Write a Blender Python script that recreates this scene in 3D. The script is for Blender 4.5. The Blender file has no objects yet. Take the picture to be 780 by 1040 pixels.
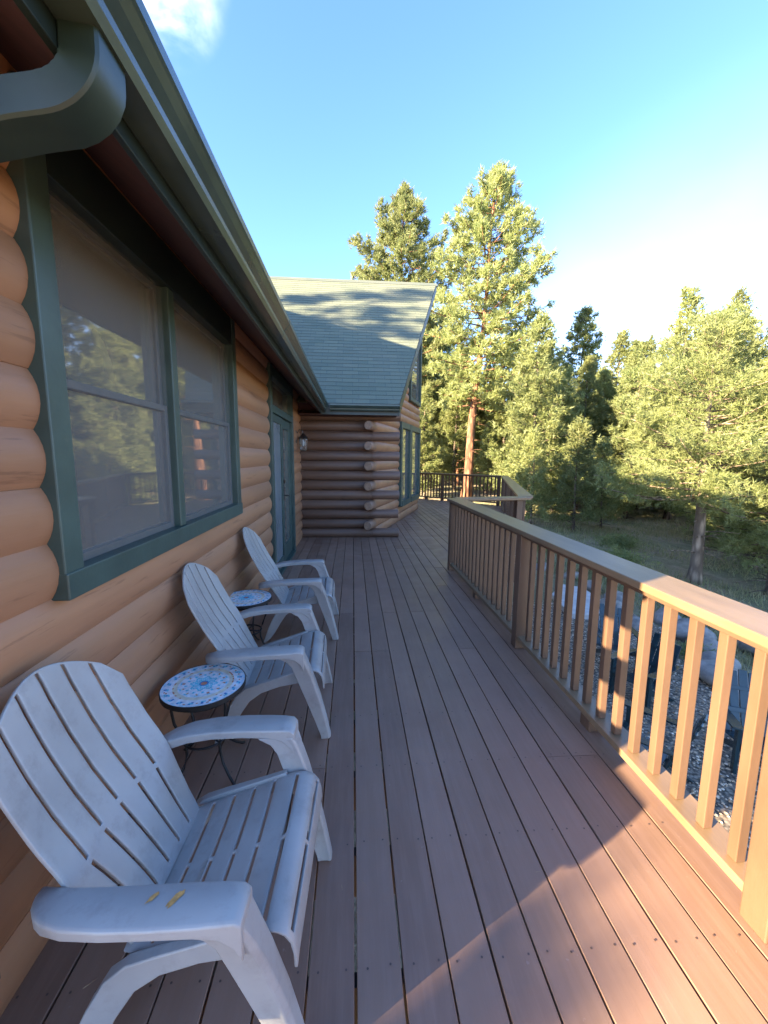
import bpy, bmesh, math, random
import numpy as np
from mathutils import Vector, Matrix
R = math.radians
sc = bpy.context.scene
C = sc.collection

# ------------------------------------------------------------------ camera
cam_d = bpy.data.cameras.new('camera')
cam = bpy.data.objects.new('camera', cam_d); C.objects.link(cam)
rt = Vector((0.99703471, -0.07641963, 0.00904543)); up = Vector((0.00136427, 0.13507983, 0.99083378)); fw = Vector((0.07694101, 0.98788333, -0.13478353))
m = Matrix((rt, up, -fw)).transposed().to_4x4(); m.translation = Vector((0, 0, 1.5534))
cam.matrix_world = m
cam_d.sensor_fit = 'VERTICAL'; cam_d.sensor_height = 36; cam_d.lens = 36 * 407.45 / 1040
cam_d.clip_start = 0.05; cam_d.clip_end = 3000
sc.camera = cam
# ------------------------------------------------------------------ world and sun
SUN_TRAVEL = Vector((2.6, 1.3, -1.0)).normalized()
src = -SUN_TRAVEL
SUN_EL = math.asin(src.z); SUN_AZ = math.atan2(src.x, src.y)
w = bpy.data.worlds.new('World'); sc.world = w; w.use_nodes = True
nt = w.node_tree; nt.nodes.clear()
def nd(t, typ, **kw):
    n = t.nodes.new(typ)
    for k, v in kw.items(): setattr(n, k, v)
    return n
sky = nd(nt, 'ShaderNodeTexSky', sky_type='NISHITA', sun_disc=False, sun_elevation=SUN_EL, sun_rotation=SUN_AZ, altitude=2400, air_density=1.0, dust_density=1.2, ozone_density=2.0)
tc = nd(nt, 'ShaderNodeTexCoord')
def cloud_mask(direction, r0, r1, scale, lo, hi, det=6):
    d = Vector(direction).normalized()
    dot = nd(nt, 'ShaderNodeVectorMath', operation='DOT_PRODUCT'); nt.links.new(tc.outputs['Generated'], dot.inputs[0]); dot.inputs[1].default_value = d
    mr = nd(nt, 'ShaderNodeMapRange', interpolation_type='SMOOTHSTEP'); nt.links.new(dot.outputs['Value'], mr.inputs[0])
    mr.inputs[1].default_value = math.cos(R(r1)); mr.inputs[2].default_value = math.cos(R(r0))
    nz = nd(nt, 'ShaderNodeTexNoise'); nz.inputs['Scale'].default_value = scale; nz.inputs['Detail'].default_value = det; nz.inputs['Distortion'].default_value = .35
    nt.links.new(tc.outputs['Generated'], nz.inputs['Vector'])
    m2 = nd(nt, 'ShaderNodeMapRange', interpolation_type='SMOOTHSTEP'); nt.links.new(nz.outputs['Fac'], m2.inputs[0]); m2.inputs[1].default_value = lo; m2.inputs[2].default_value = hi
    mu = nd(nt, 'ShaderNodeMath', operation='MULTIPLY'); nt.links.new(mr.outputs[0], mu.inputs[0]); nt.links.new(m2.outputs[0], mu.inputs[1])
    return mu.outputs[0]
hs = nd(nt, 'ShaderNodeHueSaturation'); hs.inputs['Saturation'].default_value = 1.12; nt.links.new(sky.outputs[0], hs.inputs['Color'])
tint = nd(nt, 'ShaderNodeMix', data_type='RGBA', blend_type='MULTIPLY'); tint.inputs[0].default_value = 1; tint.inputs[7].default_value = (.99, .938, 1.02, 1); nt.links.new(hs.outputs[0], tint.inputs[6])
cur = tint.outputs[2]
for args, col, f in (((( -.50, 1.19, 1.20), 0.0, 6.6, 9, .36, .70), (4.4, 4.5, 4.7, 1), .9),
                     (((.86, .92, .10), 0, 32, 2.2, -.1, 1.0), (3.6, 3.7, 3.8, 1), .38)):
    mk = cloud_mask(*args)
    ff = nd(nt, 'ShaderNodeMath', operation='MULTIPLY'); nt.links.new(mk, ff.inputs[0]); ff.inputs[1].default_value = f
    mx = nd(nt, 'ShaderNodeMix', data_type='RGBA'); nt.links.new(ff.outputs[0], mx.inputs[0]); nt.links.new(cur, mx.inputs[6]); mx.inputs[7].default_value = col
    cur = mx.outputs[2]
bg = nd(nt, 'ShaderNodeBackground'); bg.inputs['Strength'].default_value = 0.10; nt.links.new(cur, bg.inputs['Color'])
wo = nd(nt, 'ShaderNodeOutputWorld'); nt.links.new(bg.outputs[0], wo.inputs[0])
sun_d = bpy.data.lights.new('sun', 'SUN'); sun_d.energy = 5.0; sun_d.angle = R(0.53); sun_d.color = (1.0, 0.81, 0.53)
sun = bpy.data.objects.new('sun', sun_d); C.objects.link(sun)
sun.rotation_euler = SUN_TRAVEL.to_track_quat('-Z', 'Y').to_euler()
sc.view_settings.view_transform = 'Standard'; sc.view_settings.look = 'None'; sc.view_settings.exposure = 3.1; sc.view_settings.gamma = 1
sc.cycles.max_bounces = 8; sc.cycles.transparent_max_bounces = 8

# ------------------------------------------------------------------ helpers
class MB:
    def __init__(s): s.v = []; s.f = []; s.m = []
    def add(s, vs, fs, mi=0):
        o = len(s.v); s.v += [tuple(p) for p in vs]; s.f += [tuple(i + o for i in f) for f in fs]; s.m += [mi] * len(fs)
    def box(s, c, d, mi=0, rot=None):
        x, y, z = d[0] / 2, d[1] / 2, d[2] / 2
        vs = [Vector(p) for p in ((-x, -y, -z), (x, -y, -z), (x, y, -z), (-x, y, -z), (-x, -y, z), (x, -y, z), (x, y, z), (-x, y, z))]
        if rot is not None: vs = [rot @ p for p in vs]
        vs = [p + Vector(c) for p in vs]
        s.add(vs, [(0, 3, 2, 1), (4, 5, 6, 7), (0, 1, 5, 4), (1, 2, 6, 5), (2, 3, 7, 6), (3, 0, 4, 7)], mi)
    def b2(s, a, b, mi=0):
        s.box([(a[i] + b[i]) / 2 for i in range(3)], [abs(b[i] - a[i]) for i in range(3)], mi)
    def loft(s, rings, mi=0, cap=True, closed=True):
        n = len(rings[0]); vs = [p for r in rings for p in r]; fs = []
        for i in range(len(rings) - 1):
            for j in range(n if closed else n - 1):
                k = (j + 1) % n
                fs.append((i * n + j, i * n + k, (i + 1) * n + k, (i + 1) * n + j))
        if cap:
            fs.append(tuple(range(n))[::-1]); fs.append(tuple((len(rings) - 1) * n + j for j in range(n)))
        s.add(vs, fs, mi)
    def tube(s, pts, r, n=8, mi=0, up0=(0, 0, 1), sq=None):
        pts = [Vector(p) for p in pts]; rings = []
        rr = r if isinstance(r, (list, tuple)) else [r] * len(pts)
        for i, p in enumerate(pts):
            a = pts[max(i - 1, 0)]; b = pts[min(i + 1, len(pts) - 1)]
            t = (b - a).normalized(); u = Vector(up0)
            if abs(t.dot(u)) > .95: u = Vector((1, 0, 0)) if abs(t.x) < .9 else Vector((0, 1, 0))
            x = t.cross(u).normalized(); y = x.cross(t).normalized()
            if sq:
                hx, hy = sq
                rings.append([p + x * a1 * hx + y * b1 * hy for a1, b1 in ((-1, -1), (1, -1), (1, 1), (-1, 1))])
            else:
                rings.append([p + (x * math.cos(2 * math.pi * k / n) + y * math.sin(2 * math.pi * k / n)) * rr[i] for k in range(n)])
        s.loft(rings, mi)
    def lathe(s, c, prof, n=24, mi=0, cap=True):
        rings = [[Vector((c[0] + r * math.cos(2 * math.pi * k / n), c[1] + r * math.sin(2 * math.pi * k / n), c[2] + z)) for k in range(n)] for r, z in prof]
        s.loft(rings, mi, cap)
    def ob(s, name, mats, parent=None, smooth=False, bevel=0, seg=2, auto=False):
        me = bpy.data.meshes.new(name)
        me.from_pydata([tuple(p) for p in s.v], [], s.f)
        if not isinstance(mats, (list, tuple)): mats = [mats]
        for mt in mats: me.materials.append(mt)
        if len(mats) > 1: me.polygons.foreach_set('material_index', s.m)
        bm = bmesh.new(); bm.from_mesh(me); bmesh.ops.recalc_face_normals(bm, faces=bm.faces); bm.to_mesh(me); bm.free()
        if smooth or auto: me.polygons.foreach_set('use_smooth', [True] * len(me.polygons))
        if auto:
            me.set_sharp_from_angle(angle=R(38))
        o = bpy.data.objects.new(name, me); C.objects.link(o)
        if parent: o.parent = parent
        if bevel:
            b = o.modifiers.new('bevel', 'BEVEL'); b.width = bevel; b.segments = seg; b.limit_method = 'ANGLE'; b.angle_limit = R(40)
        return o
def tag(o, label=None, cat=None, group=None, kind=None):
    if label: o['label'] = label
    if cat: o['category'] = cat
    if group: o['group'] = group
    if kind: o['kind'] = kind
    return o
def empty(name, loc=(0, 0, 0), rz=0):
    o = bpy.data.objects.new(name, None); C.objects.link(o); o.location = loc; o.rotation_euler = (0, 0, rz); o.empty_display_size = .1
    return o
def copy_tree(o, parent=None):
    c = o.copy(); C.objects.link(c)
    if parent: c.parent = parent
    for ch in o.children: copy_tree(ch, c)
    return c
def interp(x, xs, ys): return float(np.interp(x, xs, ys))

# ------------------------------------------------------------------ materials
def base_mat(name):
    m = bpy.data.materials.new(name); m.use_nodes = True
    return m, m.node_tree, m.node_tree.nodes['Principled BSDF']
def L(t, a, b): t.links.new(a, b)
def noise(t, scale, detail=4, vec=None, rough=.55, dist=0):
    n = nd(t, 'ShaderNodeTexNoise'); n.inputs['Scale'].default_value = scale; n.inputs['Detail'].default_value = detail; n.inputs['Roughness'].default_value = rough; n.inputs['Distortion'].default_value = dist
    if vec: L(t, vec, n.inputs['Vector'])
    return n.outputs['Fac']
def coords(t, scale=(1, 1, 1), kind='Object'):
    tc = nd(t, 'ShaderNodeTexCoord'); mp = nd(t, 'ShaderNodeMapping'); mp.inputs['Scale'].default_value = scale
    L(t, tc.outputs[kind], mp.inputs['Vector']); return mp.outputs[0]
def ramp(t, fac, stops):
    r = nd(t, 'ShaderNodeValToRGB'); e = r.color_ramp.elements
    while len(e) < len(stops): e.new(.5)
    for i, (p, c) in enumerate(stops):
        e[i].position = p; e[i].color = (*c, 1) if len(c) == 3 else c
    L(t, fac, r.inputs[0]); return r.outputs[0]
def mix(t, fac, a, b, blend='MIX'):
    x = nd(t, 'ShaderNodeMix', data_type='RGBA', blend_type=blend)
    for i, v in ((0, fac), (6, a), (7, b)):
        if hasattr(v, 'links'): L(t, v, x.inputs[i])
        elif i == 0: x.inputs[0].default_value = v
        else: x.inputs[i].default_value = (*v, 1)
    return x.outputs[2]
def math_(t, op, a, b=None, clamp=False):
    x = nd(t, 'ShaderNodeMath', operation=op, use_clamp=clamp)
    for i, v in ((0, a), (1, b)):
        if v is None: continue
        if hasattr(v, 'links'): L(t, v, x.inputs[i])
        else: x.inputs[i].default_value = v
    return x.outputs[0]
def bump(t, p, h, strength=.3, dist=.01):
    b = nd(t, 'ShaderNodeBump'); b.inputs['Strength'].default_value = strength; b.inputs['Distance'].default_value = dist
    L(t, h, b.inputs['Height']); L(t, b.outputs[0], p.inputs['Normal'])
def simple(name, col, rough=.5, var=.25, scale=6, metallic=0, bmp=.1, bscale=40, sc3=(1, 1, 1)):
    m, t, p = base_mat(name); v = coords(t, sc3)
    n1 = noise(t, scale, 5, v)
    dk = tuple(c * (1 - var) for c in col); lt = tuple(min(1, c * (1 + var)) for c in col)
    L(t, ramp(t, n1, [(.3, dk), (.7, lt)]), p.inputs['Base Color'])
    p.inputs['Roughness'].default_value = rough; p.inputs['Metallic'].default_value = metallic
    if bmp: bump(t, p, noise(t, bscale, 4, v), bmp, .004)
    return m
def wood_log(name, col, sc3, dark):
    m, t, p = base_mat(name); v = coords(t, sc3)
    big = noise(t, 1.0, 4, v); fine = noise(t, 5.0, 5, v, .6)
    c1 = ramp(t, big, [(.3, tuple(c * .8 for c in col)), (.7, tuple(c * 1.16 for c in col))])
    g = nd(t, 'ShaderNodeNewGeometry')
    c2 = mix(t, math_(t, 'MULTIPLY', g.outputs['Random Per Island'], .45), c1, tuple(c * .7 for c in col))
    chk = ramp(t, fine, [(.34, (1, 1, 1)), (.40, (0, 0, 0))])
    c3 = mix(t, math_(t, 'MULTIPLY', chk, .38), c2, dark)
    # weathering spots and rain splash on the lower rows
    spots = ramp(t, noise(t, 3.2, 3, coords(t, (1, 1, 1))), [(.60, (0, 0, 0)), (.75, (1, 1, 1))])
    c4 = mix(t, math_(t, 'MULTIPLY', spots, .22), c3, tuple(c * .55 for c in col))
    kv = nd(t, 'ShaderNodeTexVoronoi'); kv.inputs['Scale'].default_value = 1.0; L(t, coords(t, tuple(.45 * x if x > 1 else 1.5 for x in sc3)), kv.inputs['Vector'])
    kn = ramp(t, kv.outputs['Distance'], [(.05, (1, 1, 1)), (.11, (0, 0, 0))])
    c4 = mix(t, math_(t, 'MULTIPLY', kn, .25), c4, dark)
    L(t, c4, p.inputs['Base Color']); p.inputs['Roughness'].default_value = .52
    bump(t, p, fine, .22, .006)
    return m
TAN = (.345, .166, .082)
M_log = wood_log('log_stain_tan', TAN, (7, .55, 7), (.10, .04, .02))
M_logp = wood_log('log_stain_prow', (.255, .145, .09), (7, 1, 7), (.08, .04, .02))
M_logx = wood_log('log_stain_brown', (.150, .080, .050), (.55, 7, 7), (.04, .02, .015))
M_logend = simple('log_end_grain', (.29, .18, .115), .7, .25, 22)
M_green = simple('green_trim_paint', (.043, .069, .057), .45, .2, 5, bmp=.15, bscale=60)
M_greend = simple('dark_green_metal_shaded_head', (.014, .023, .020), .38, .2, 3, bmp=.03)
M_gutter = simple('green_gutter_metal', (.040, .058, .048), .24, .18, 4, bmp=.03)
M_spout = simple('dark_green_downspout', (.020, .034, .025), .42, .25, 6, bmp=.05)
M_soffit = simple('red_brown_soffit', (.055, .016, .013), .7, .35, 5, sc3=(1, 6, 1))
M_rail = simple('brown_rail_paint', (.120, .066, .039), .42, .18, 5, bmp=.22, bscale=55, sc3=(1, 1, .35))
M_railtop = simple('brown_cap_paint', (.19, .121, .066), .36, .2, 4, bmp=.2, bscale=60, sc3=(3, .5, 1))
def deck_mat():
    m, t, p = base_mat('deck_brown_paint')
    v = coords(t, (9, .7, 1)); vo = coords(t)
    g = nd(t, 'ShaderNodeNewGeometry')
    c0 = ramp(t, g.outputs['Random Per Island'], [(0, (.195, .108, .070)), (.5, (.235, .141, .094)), (1, (.275, .160, .108))])
    gr = noise(t, 3.5, 6, v, .65)
    c1 = mix(t, math_(t, 'MULTIPLY', ramp(t, gr, [(.42, (0, 0, 0)), (.72, (1, 1, 1))]), .35), c0, (.32, .20, .15))
    ds = ramp(t, noise(t, 1.3, 6, vo, .62), [(.45, (0, 0, 0)), (.75, (1, 1, 1))])
    c2 = mix(t, math_(t, 'MULTIPLY', ds, .38), c1, (.135, .075, .055))
    sp = ramp(t, noise(t, 38, 3, vo), [(.70, (0, 0, 0)), (.76, (1, 1, 1))])
    c3 = mix(t, math_(t, 'MULTIPLY', sp, .35), c2, (.33, .25, .21))
    L(t, c3, p.inputs['Base Color'])
    L(t, ramp(t, noise(t, 4, 4, vo), [(.3, (.36, .36, .36)), (.7, (.58, .58, .58))]), p.inputs['Roughness'])
    bump(t, p, gr, .22, .004)
    return m
M_deck = deck_mat()
M_screw = simple('screw_head', (.085, .052, .04), .5, .2, 30, bmp=0)
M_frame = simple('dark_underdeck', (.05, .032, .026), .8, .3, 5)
def shingle_mat():
    m, t, p = base_mat('green_shingles')
    tcn = nd(t, 'ShaderNodeTexCoord'); mp = nd(t, 'ShaderNodeMapping'); L(t, tcn.outputs['UV'], mp.inputs[0])
    br = nd(t, 'ShaderNodeTexBrick'); L(t, mp.outputs[0], br.inputs['Vector'])
    br.offset = .37; br.inputs['Scale'].default_value = 1; br.inputs['Brick Width'].default_value = .31; br.inputs['Row Height'].default_value = .145; br.inputs['Mortar Size'].default_value = .006
    br.inputs['Color1'].default_value = (.098, .118, .074, 1); br.inputs['Color2'].default_value = (.155, .165, .102, 1); br.inputs['Mortar'].default_value = (.06, .075, .065, 1)
    n2 = noise(t, 160, 2, coords(t)); n3 = noise(t, 1.2, 4, coords(t))
    c = mix(t, .35, br.outputs['Color'], ramp(t, n2, [(.3, (.05, .075, .065)), (.7, (.21, .23, .18))]))
    c = mix(t, ramp(t, n3, [(.4, (0, 0, 0)), (.8, (.35, .35, .35))]), c, (.18, .17, .13))
    L(t, c, p.inputs['Base Color']); p.inputs['Roughness'].default_value = .9
    bump(t, p, n2, .4, .004)
    return m
M_shingle = shingle_mat()
def glass_mat():
    m, t, p = base_mat('window_glass')
    v = coords(t)
    L(t, ramp(t, noise(t, 1.1, 3, v), [(.3, (.10, .088, .072)), (.7, (.155, .14, .12))]), p.inputs['Base Color'])
    p.inputs['Roughness'].default_value = .035; p.inputs['IOR'].default_value = 3.0
    bump(t, p, noise(t, 2.2, 2, v), .06, .02)
    return m
M_glass = glass_mat()
def screen_mat():
    m, t, p = base_mat('insect_screen')
    tr = nd(t, 'ShaderNodeBsdfTransparent'); df = nd(t, 'ShaderNodeBsdfDiffuse'); df.inputs[0].default_value = (.22, .21, .20, 1)
    mx = nd(t, 'ShaderNodeMixShader'); mx.inputs[0].default_value = .22
    L(t, tr.outputs[0], mx.inputs[1]); L(t, df.outputs[0], mx.inputs[2]); L(t, mx.outputs[0], t.nodes['Material Output'].inputs[0])
    return m
M_screen = screen_mat()
M_sash = simple('grey_sash', (.085, .085, .078), .5, .15, 8)
M_doorglass = simple('door_screen_grey', (.15, .17, .175), .25, .15, 2.5, bmp=.05)
M_brass = simple('dark_metal_hardware', (.10, .09, .08), .35, .2, 20, metallic=.9, bmp=0)
def chair_mat():
    m, t, p = base_mat('white_resin')
    v = coords(t)
    c0 = ramp(t, noise(t, 3.5, 5, v), [(.3, (.275, .262, .246)), (.7, (.36, .345, .325))])
    st = ramp(t, noise(t, 11, 6, v, .68), [(.52, (0, 0, 0)), (.72, (1, 1, 1))])
    c1 = mix(t, math_(t, 'MULTIPLY', st, .5), c0, (.19, .17, .155))
    L(t, c1, p.inputs['Base Color'])
    p.inputs['Roughness'].default_value = .38
    bump(t, p, noise(t, 120, 3, v), .08, .002)
    return m
M_resin = chair_mat()
M_smear = simple('orange_smear', (.52, .26, .075), .7, .35, 60, bmp=.3)
M_iron = simple('black_iron', (.006, .006, .006), .6, .3, 30, bmp=.1)
MOS = {k: simple('mosaic_' + k, c, .22, .18, 40, bmp=.1) for k, c in dict(white=(.66, .68, .70), cream=(.66, .60, .45), turq=(.12, .50, .60), blue=(.06, .20, .45), orange=(.50, .22, .13), pale=(.42, .60, .70), dark=(.03, .05, .12)).items()}
M_teal = simple('dark_teal_paint', (.018, .036, .042), .22, .2, 6, bmp=.08)
def bark_mat(name, c1, c2, c3):
    m, t, p = base_mat(name); v = coords(t, (1, 1, .28))
    vo = nd(t, 'ShaderNodeTexVoronoi'); vo.inputs['Scale'].default_value = 7; L(t, v, vo.inputs['Vector'])
    n = noise(t, 6, 5, v)
    c = ramp(t, n, [(.3, c1), (.55, c2), (.8, c3)])
    c = mix(t, ramp(t, vo.outputs['Distance'], [(.25, (0, 0, 0)), (.6, (.8, .8, .8))]), c, tuple(x * .3 for x in c1))
    L(t, c, p.inputs['Base Color']); p.inputs['Roughness'].default_value = .9
    bump(t, p, vo.outputs['Distance'], .6, .04)
    return m
M_bark_o = bark_mat('ponderosa_bark', (.17, .075, .04), (.30, .135, .07), (.40, .20, .11))
M_bark_g = bark_mat('grey_brown_bark', (.10, .07, .05), (.20, .145, .105), (.31, .235, .175))
M_bark_p = bark_mat('painted_sunlit_bark', (.22, .15, .10), (.40, .30, .21), (.52, .42, .31))  # bark colour lightened to stand in for sun on the trunk
def needle_mat(name, c1, c2, c3, trans=.5):
    m, t, p = base_mat(name)
    g = nd(t, 'ShaderNodeNewGeometry'); tcn = nd(t, 'ShaderNodeTexCoord')
    n = noise(t, .75, 3, tcn.outputs['Object'])
    oi = nd(t, 'ShaderNodeObjectInfo')
    a = ramp(t, g.outputs['Random Per Island'], [(0, c1), (.55, c2), (1, c3)])
    b = mix(t, ramp(t, n, [(.35, (0, 0, 0)), (.7, (.7, .7, .7))]), a, c3)
    hsv = nd(t, 'ShaderNodeHueSaturation'); L(t, b, hsv.inputs['Color'])
    mr = nd(t, 'ShaderNodeMapRange'); L(t, oi.outputs['Random'], mr.inputs[0]); mr.inputs[3].default_value = .8; mr.inputs[4].default_value = 1.2
    L(t, mr.outputs[0], hsv.inputs['Value'])
    L(t, hsv.outputs[0], p.inputs['Base Color']); p.inputs['Roughness'].default_value = .5
    tr = nd(t, 'ShaderNodeBsdfTranslucent'); L(t, hsv.outputs[0], tr.inputs[0])
    mx = nd(t, 'ShaderNodeMixShader'); mx.inputs[0].default_value = trans
    L(t, p.outputs[0], mx.inputs[1]); L(t, tr.outputs[0], mx.inputs[2]); L(t, mx.outputs[0], t.nodes['Material Output'].inputs[0])
    return m
M_ndl_y = needle_mat('yellow_green_needles', (.145, .195, .062), (.235, .28, .10), (.34, .36, .15))
M_ndl_g = needle_mat('green_needles', (.115, .155, .052), (.20, .24, .085), (.30, .31, .12))
M_ndl_b = needle_mat('blue_green_needles', (.08, .12, .06), (.14, .185, .085), (.20, .24, .11))
M_ndl_o = needle_mat('olive_needles', (.10, .105, .034), (.18, .175, .058), (.26, .225, .08))
M_grass = needle_mat('grass_blades', (.13, .155, .055), (.23, .24, .09), (.40, .34, .18), .25)
def ground_mat():
    m, t, p = base_mat('forest_floor')
    v = coords(t)
    a = noise(t, .35, 6, v, .6); b = noise(t, 2.2, 6, v, .65); c = noise(t, 14, 4, v)
    soil = ramp(t, b, [(.3, (.24, .17, .105)), (.55, (.38, .285, .19)), (.8, (.52, .42, .29))])
    grs = ramp(t, b, [(.3, (.12, .125, .055)), (.55, (.22, .215, .10)), (.8, (.35, .31, .165))])
    col = mix(t, ramp(t, a, [(.42, (0, 0, 0)), (.58, (1, 1, 1))]), soil, grs)
    col = mix(t, .35, col, ramp(t, c, [(.3, (.05, .04, .025)), (.7, (.28, .23, .15))]))
    L(t, col, p.inputs['Base Color']); p.inputs['Roughness'].default_value = 1
    bump(t, p, c, .7, .05)
    return m
M_ground = ground_mat()
def gravel_mat(name='gravel_bed', dark=1.0):
    m, t, p = base_mat(name); v = coords(t)
    vo = nd(t, 'ShaderNodeTexVoronoi'); vo.inputs['Scale'].default_value = 26; L(t, v, vo.inputs['Vector'])
    c = ramp(t, noise(t, 19, 3, v), [(.3, (.20, .145, .10)), (.55, (.36, .28, .20)), (.8, (.50, .42, .33))])
    c = mix(t, ramp(t, vo.outputs['Distance'], [(.3, (0, 0, 0)), (.75, (.9, .9, .9))]), c, (.05, .04, .03))
    L(t, c, p.inputs['Base Color']); p.inputs['Roughness'].default_value = .95
    bump(t, p, vo.outputs['Distance'], -.8, .03)
    return m
M_gravel = gravel_mat()
def pebble_mat():
    m, t, p = base_mat('pebbles'); g = nd(t, 'ShaderNodeNewGeometry')
    L(t, ramp(t, g.outputs['Random Per Island'], [(0, (.27, .175, .10)), (.4, (.52, .38, .245)), (.75, (.66, .51, .36)), (1, (.75, .64, .50))]), p.inputs['Base Color']); p.inputs['Roughness'].default_value = .9
    return m
M_pebble = pebble_mat()
M_rock = simple('grey_boulder', (.25, .22, .19), .9, .4, 5, bmp=.6, bscale=14)
M_slab = simple('pale_stone_slab', (.55, .52, .49), .8, .15, 5, bmp=.3)
M_conc = simple('foundation', (.22, .19, .17), .9, .2, 4)

# ------------------------------------------------------------------ terrain
def terrain_z(x, y):
    e = max(0.0, min(6.0, x - 7 - 0.3 * max(y - 12, 0)))
    z = -2.12 - .08 * e + .045 * max(0, min(25, y - 9))
    r = max(0, math.hypot(x, y) - 38)
    z += .035 * min(r, 160)
    z += .10 * math.sin(x * .55 + 1) * math.sin(y * .47) * min(1, max(0, (x - 6) / 4)) if x > 6 else 0
    return z
gx = np.concatenate([np.linspace(-600, -60, 14), np.linspace(-50, -8, 18), np.linspace(-6, 26, 65), np.linspace(28, 90, 28), np.linspace(110, 700, 14)])
gy = np.concatenate([np.linspace(-500, -40, 12), np.linspace(-30, -2, 14), np.linspace(-1, 32, 67), np.linspace(34, 110, 30), np.linspace(130, 800, 14)])
g = MB()
nx = len(gx)
g.v = [(x, y, terrain_z(x, y)) for y in gy for x in gx]
g.f = [(j * nx + i, j * nx + i + 1, (j + 1) * nx + i + 1, (j + 1) * nx + i) for j in range(len(gy) - 1) for i in range(nx - 1)]
g.m = [0] * len(g.f)
tag(g.ob('ground', M_ground, smooth=True), kind='structure')
PATIO = [(x_ * 1.22 if x_ > 1.1 else x_, y_ * 1.22) for x_, y_ in [(1.0, -1.5), (4.3, -.5), (4.9, 1.5), (5.0, 4.2), (5.55, 6.1), (5.4, 8.9), (4.6, 10.2), (1.9, 10.0), (1.0, 8)]]
pm = MB(); pm.add([(x, y, -2.105) for x, y in PATIO], [tuple(range(len(PATIO)))])
tag(pm.ob('gravel_path', M_gravel), kind='structure')

# ------------------------------------------------------------------ deck
PITCH = .1435
dk = MB()
SCREW_ROWS = [2.2503 + .4064 * k for k in range(-12, 36)]
def prow_x(y): return .31 + (y - 7.5) * .361
def deck_span(x):
    if x < 1.44: y0 = -2.6
    elif x < 2.62: y0 = 5.62 + (x - 1.44) * .085
    else: y0 = 5.75 + (x - 2.62) * 2.96
    if x < .35: y1 = 7.80
    elif x < 1.95: y1 = 7.5 + (x - .31) / .361 + .15
    else: y1 = 12.85 + (4.98 - x) * .98
    return y0, y1
rng = random.Random(4)
for k in range(-8, 35):
    x0 = .0054 + k * PITCH; x1 = x0 + PITCH
    g0 = .0032 if k % 3 else .0046
    xa, xb = x0 + g0 * rng.uniform(.7, 1.15), x1 - g0 * rng.uniform(.7, 1.15)
    if k == 9: xb = 1.452
    y0, y1 = deck_span((xa + xb) / 2)
    if y1 - y0 < .15: continue
    cuts = [y0]; y = y0 + rng.uniform(.8, 4)
    while y < y1 - .5:
        j = min(SCREW_ROWS, key=lambda s: abs(s - y)); 
        if j > cuts[-1] + .4 and j < y1 - .3: cuts.append(j)
        y += rng.uniform(2.6, 4.8)
    cuts.append(y1)
    for a, b in zip(cuts[:-1], cuts[1:]):
        dz = rng.uniform(-.0012, .0012); a2, b2 = a + .0015, b - .0015; c = .004
        c = .0018; prof = [(xa, -.036), (xb, -.036), (xb, -c), (xb - c, 0), (xa + c, 0), (xa, -c)]
        dk.loft([[(x, yy, z + dz) for x, z in prof] for yy in (a2, b2)])
    for s in SCREW_ROWS:
        if y0 + .1 < s < y1 - .1 and s < 7.6:
            near = [c for c in cuts[1:-1] if abs(c - s) < .01]
            for xx in (xa + .028, xb - .028):
                for yy in ([s - .018, s + .018] if near else [s + rng.uniform(-.006, .006)]):
                    q = rng.uniform(-.005, .005)
                    dk.add([(xx + q + .0038 * math.cos(a * math.pi / 3), yy + .0038 * math.sin(a * math.pi / 3), .0022) for a in range(6)], [tuple(range(6))], 1)
deck = tag(dk.ob('deck', [M_deck, M_screw]), kind='structure')
jm = MB()
for s in SCREW_ROWS:
    if -2.5 < s < 5.5: jm.b2((-.98, s - .019, -.23), (1.40, s + .019, -.040))
    elif 5.5 <= s < 12.4: jm.b2((-.98 if s < 7.6 else prow_x(s) + .05, s - .019, -.23), (min(4.8, 2.45 + max(0, s - 5.9) * .335), s + .019, -.040))
jm.ob('floor_joist', M_frame, deck)
rj = MB()
rj.b2((1.405, -2.6, -.25), (1.443, 5.62, -.038)); rj.b2((1.443, 5.60, -.25), (2.55, 5.638, -.038))
rj.ob('rim_joist', M_rail, deck, bevel=.003)
for y in (-2.3, 0.8, 3.1, 5.4, 7.9):
    q = MB(); x = 1.30 if y < 6 else 2.9
    q.b2((x, y - .07, -2.2), (x + .1, y + .07, -.24)); q.ob('support_post', M_rail, deck, bevel=.004)

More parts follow.
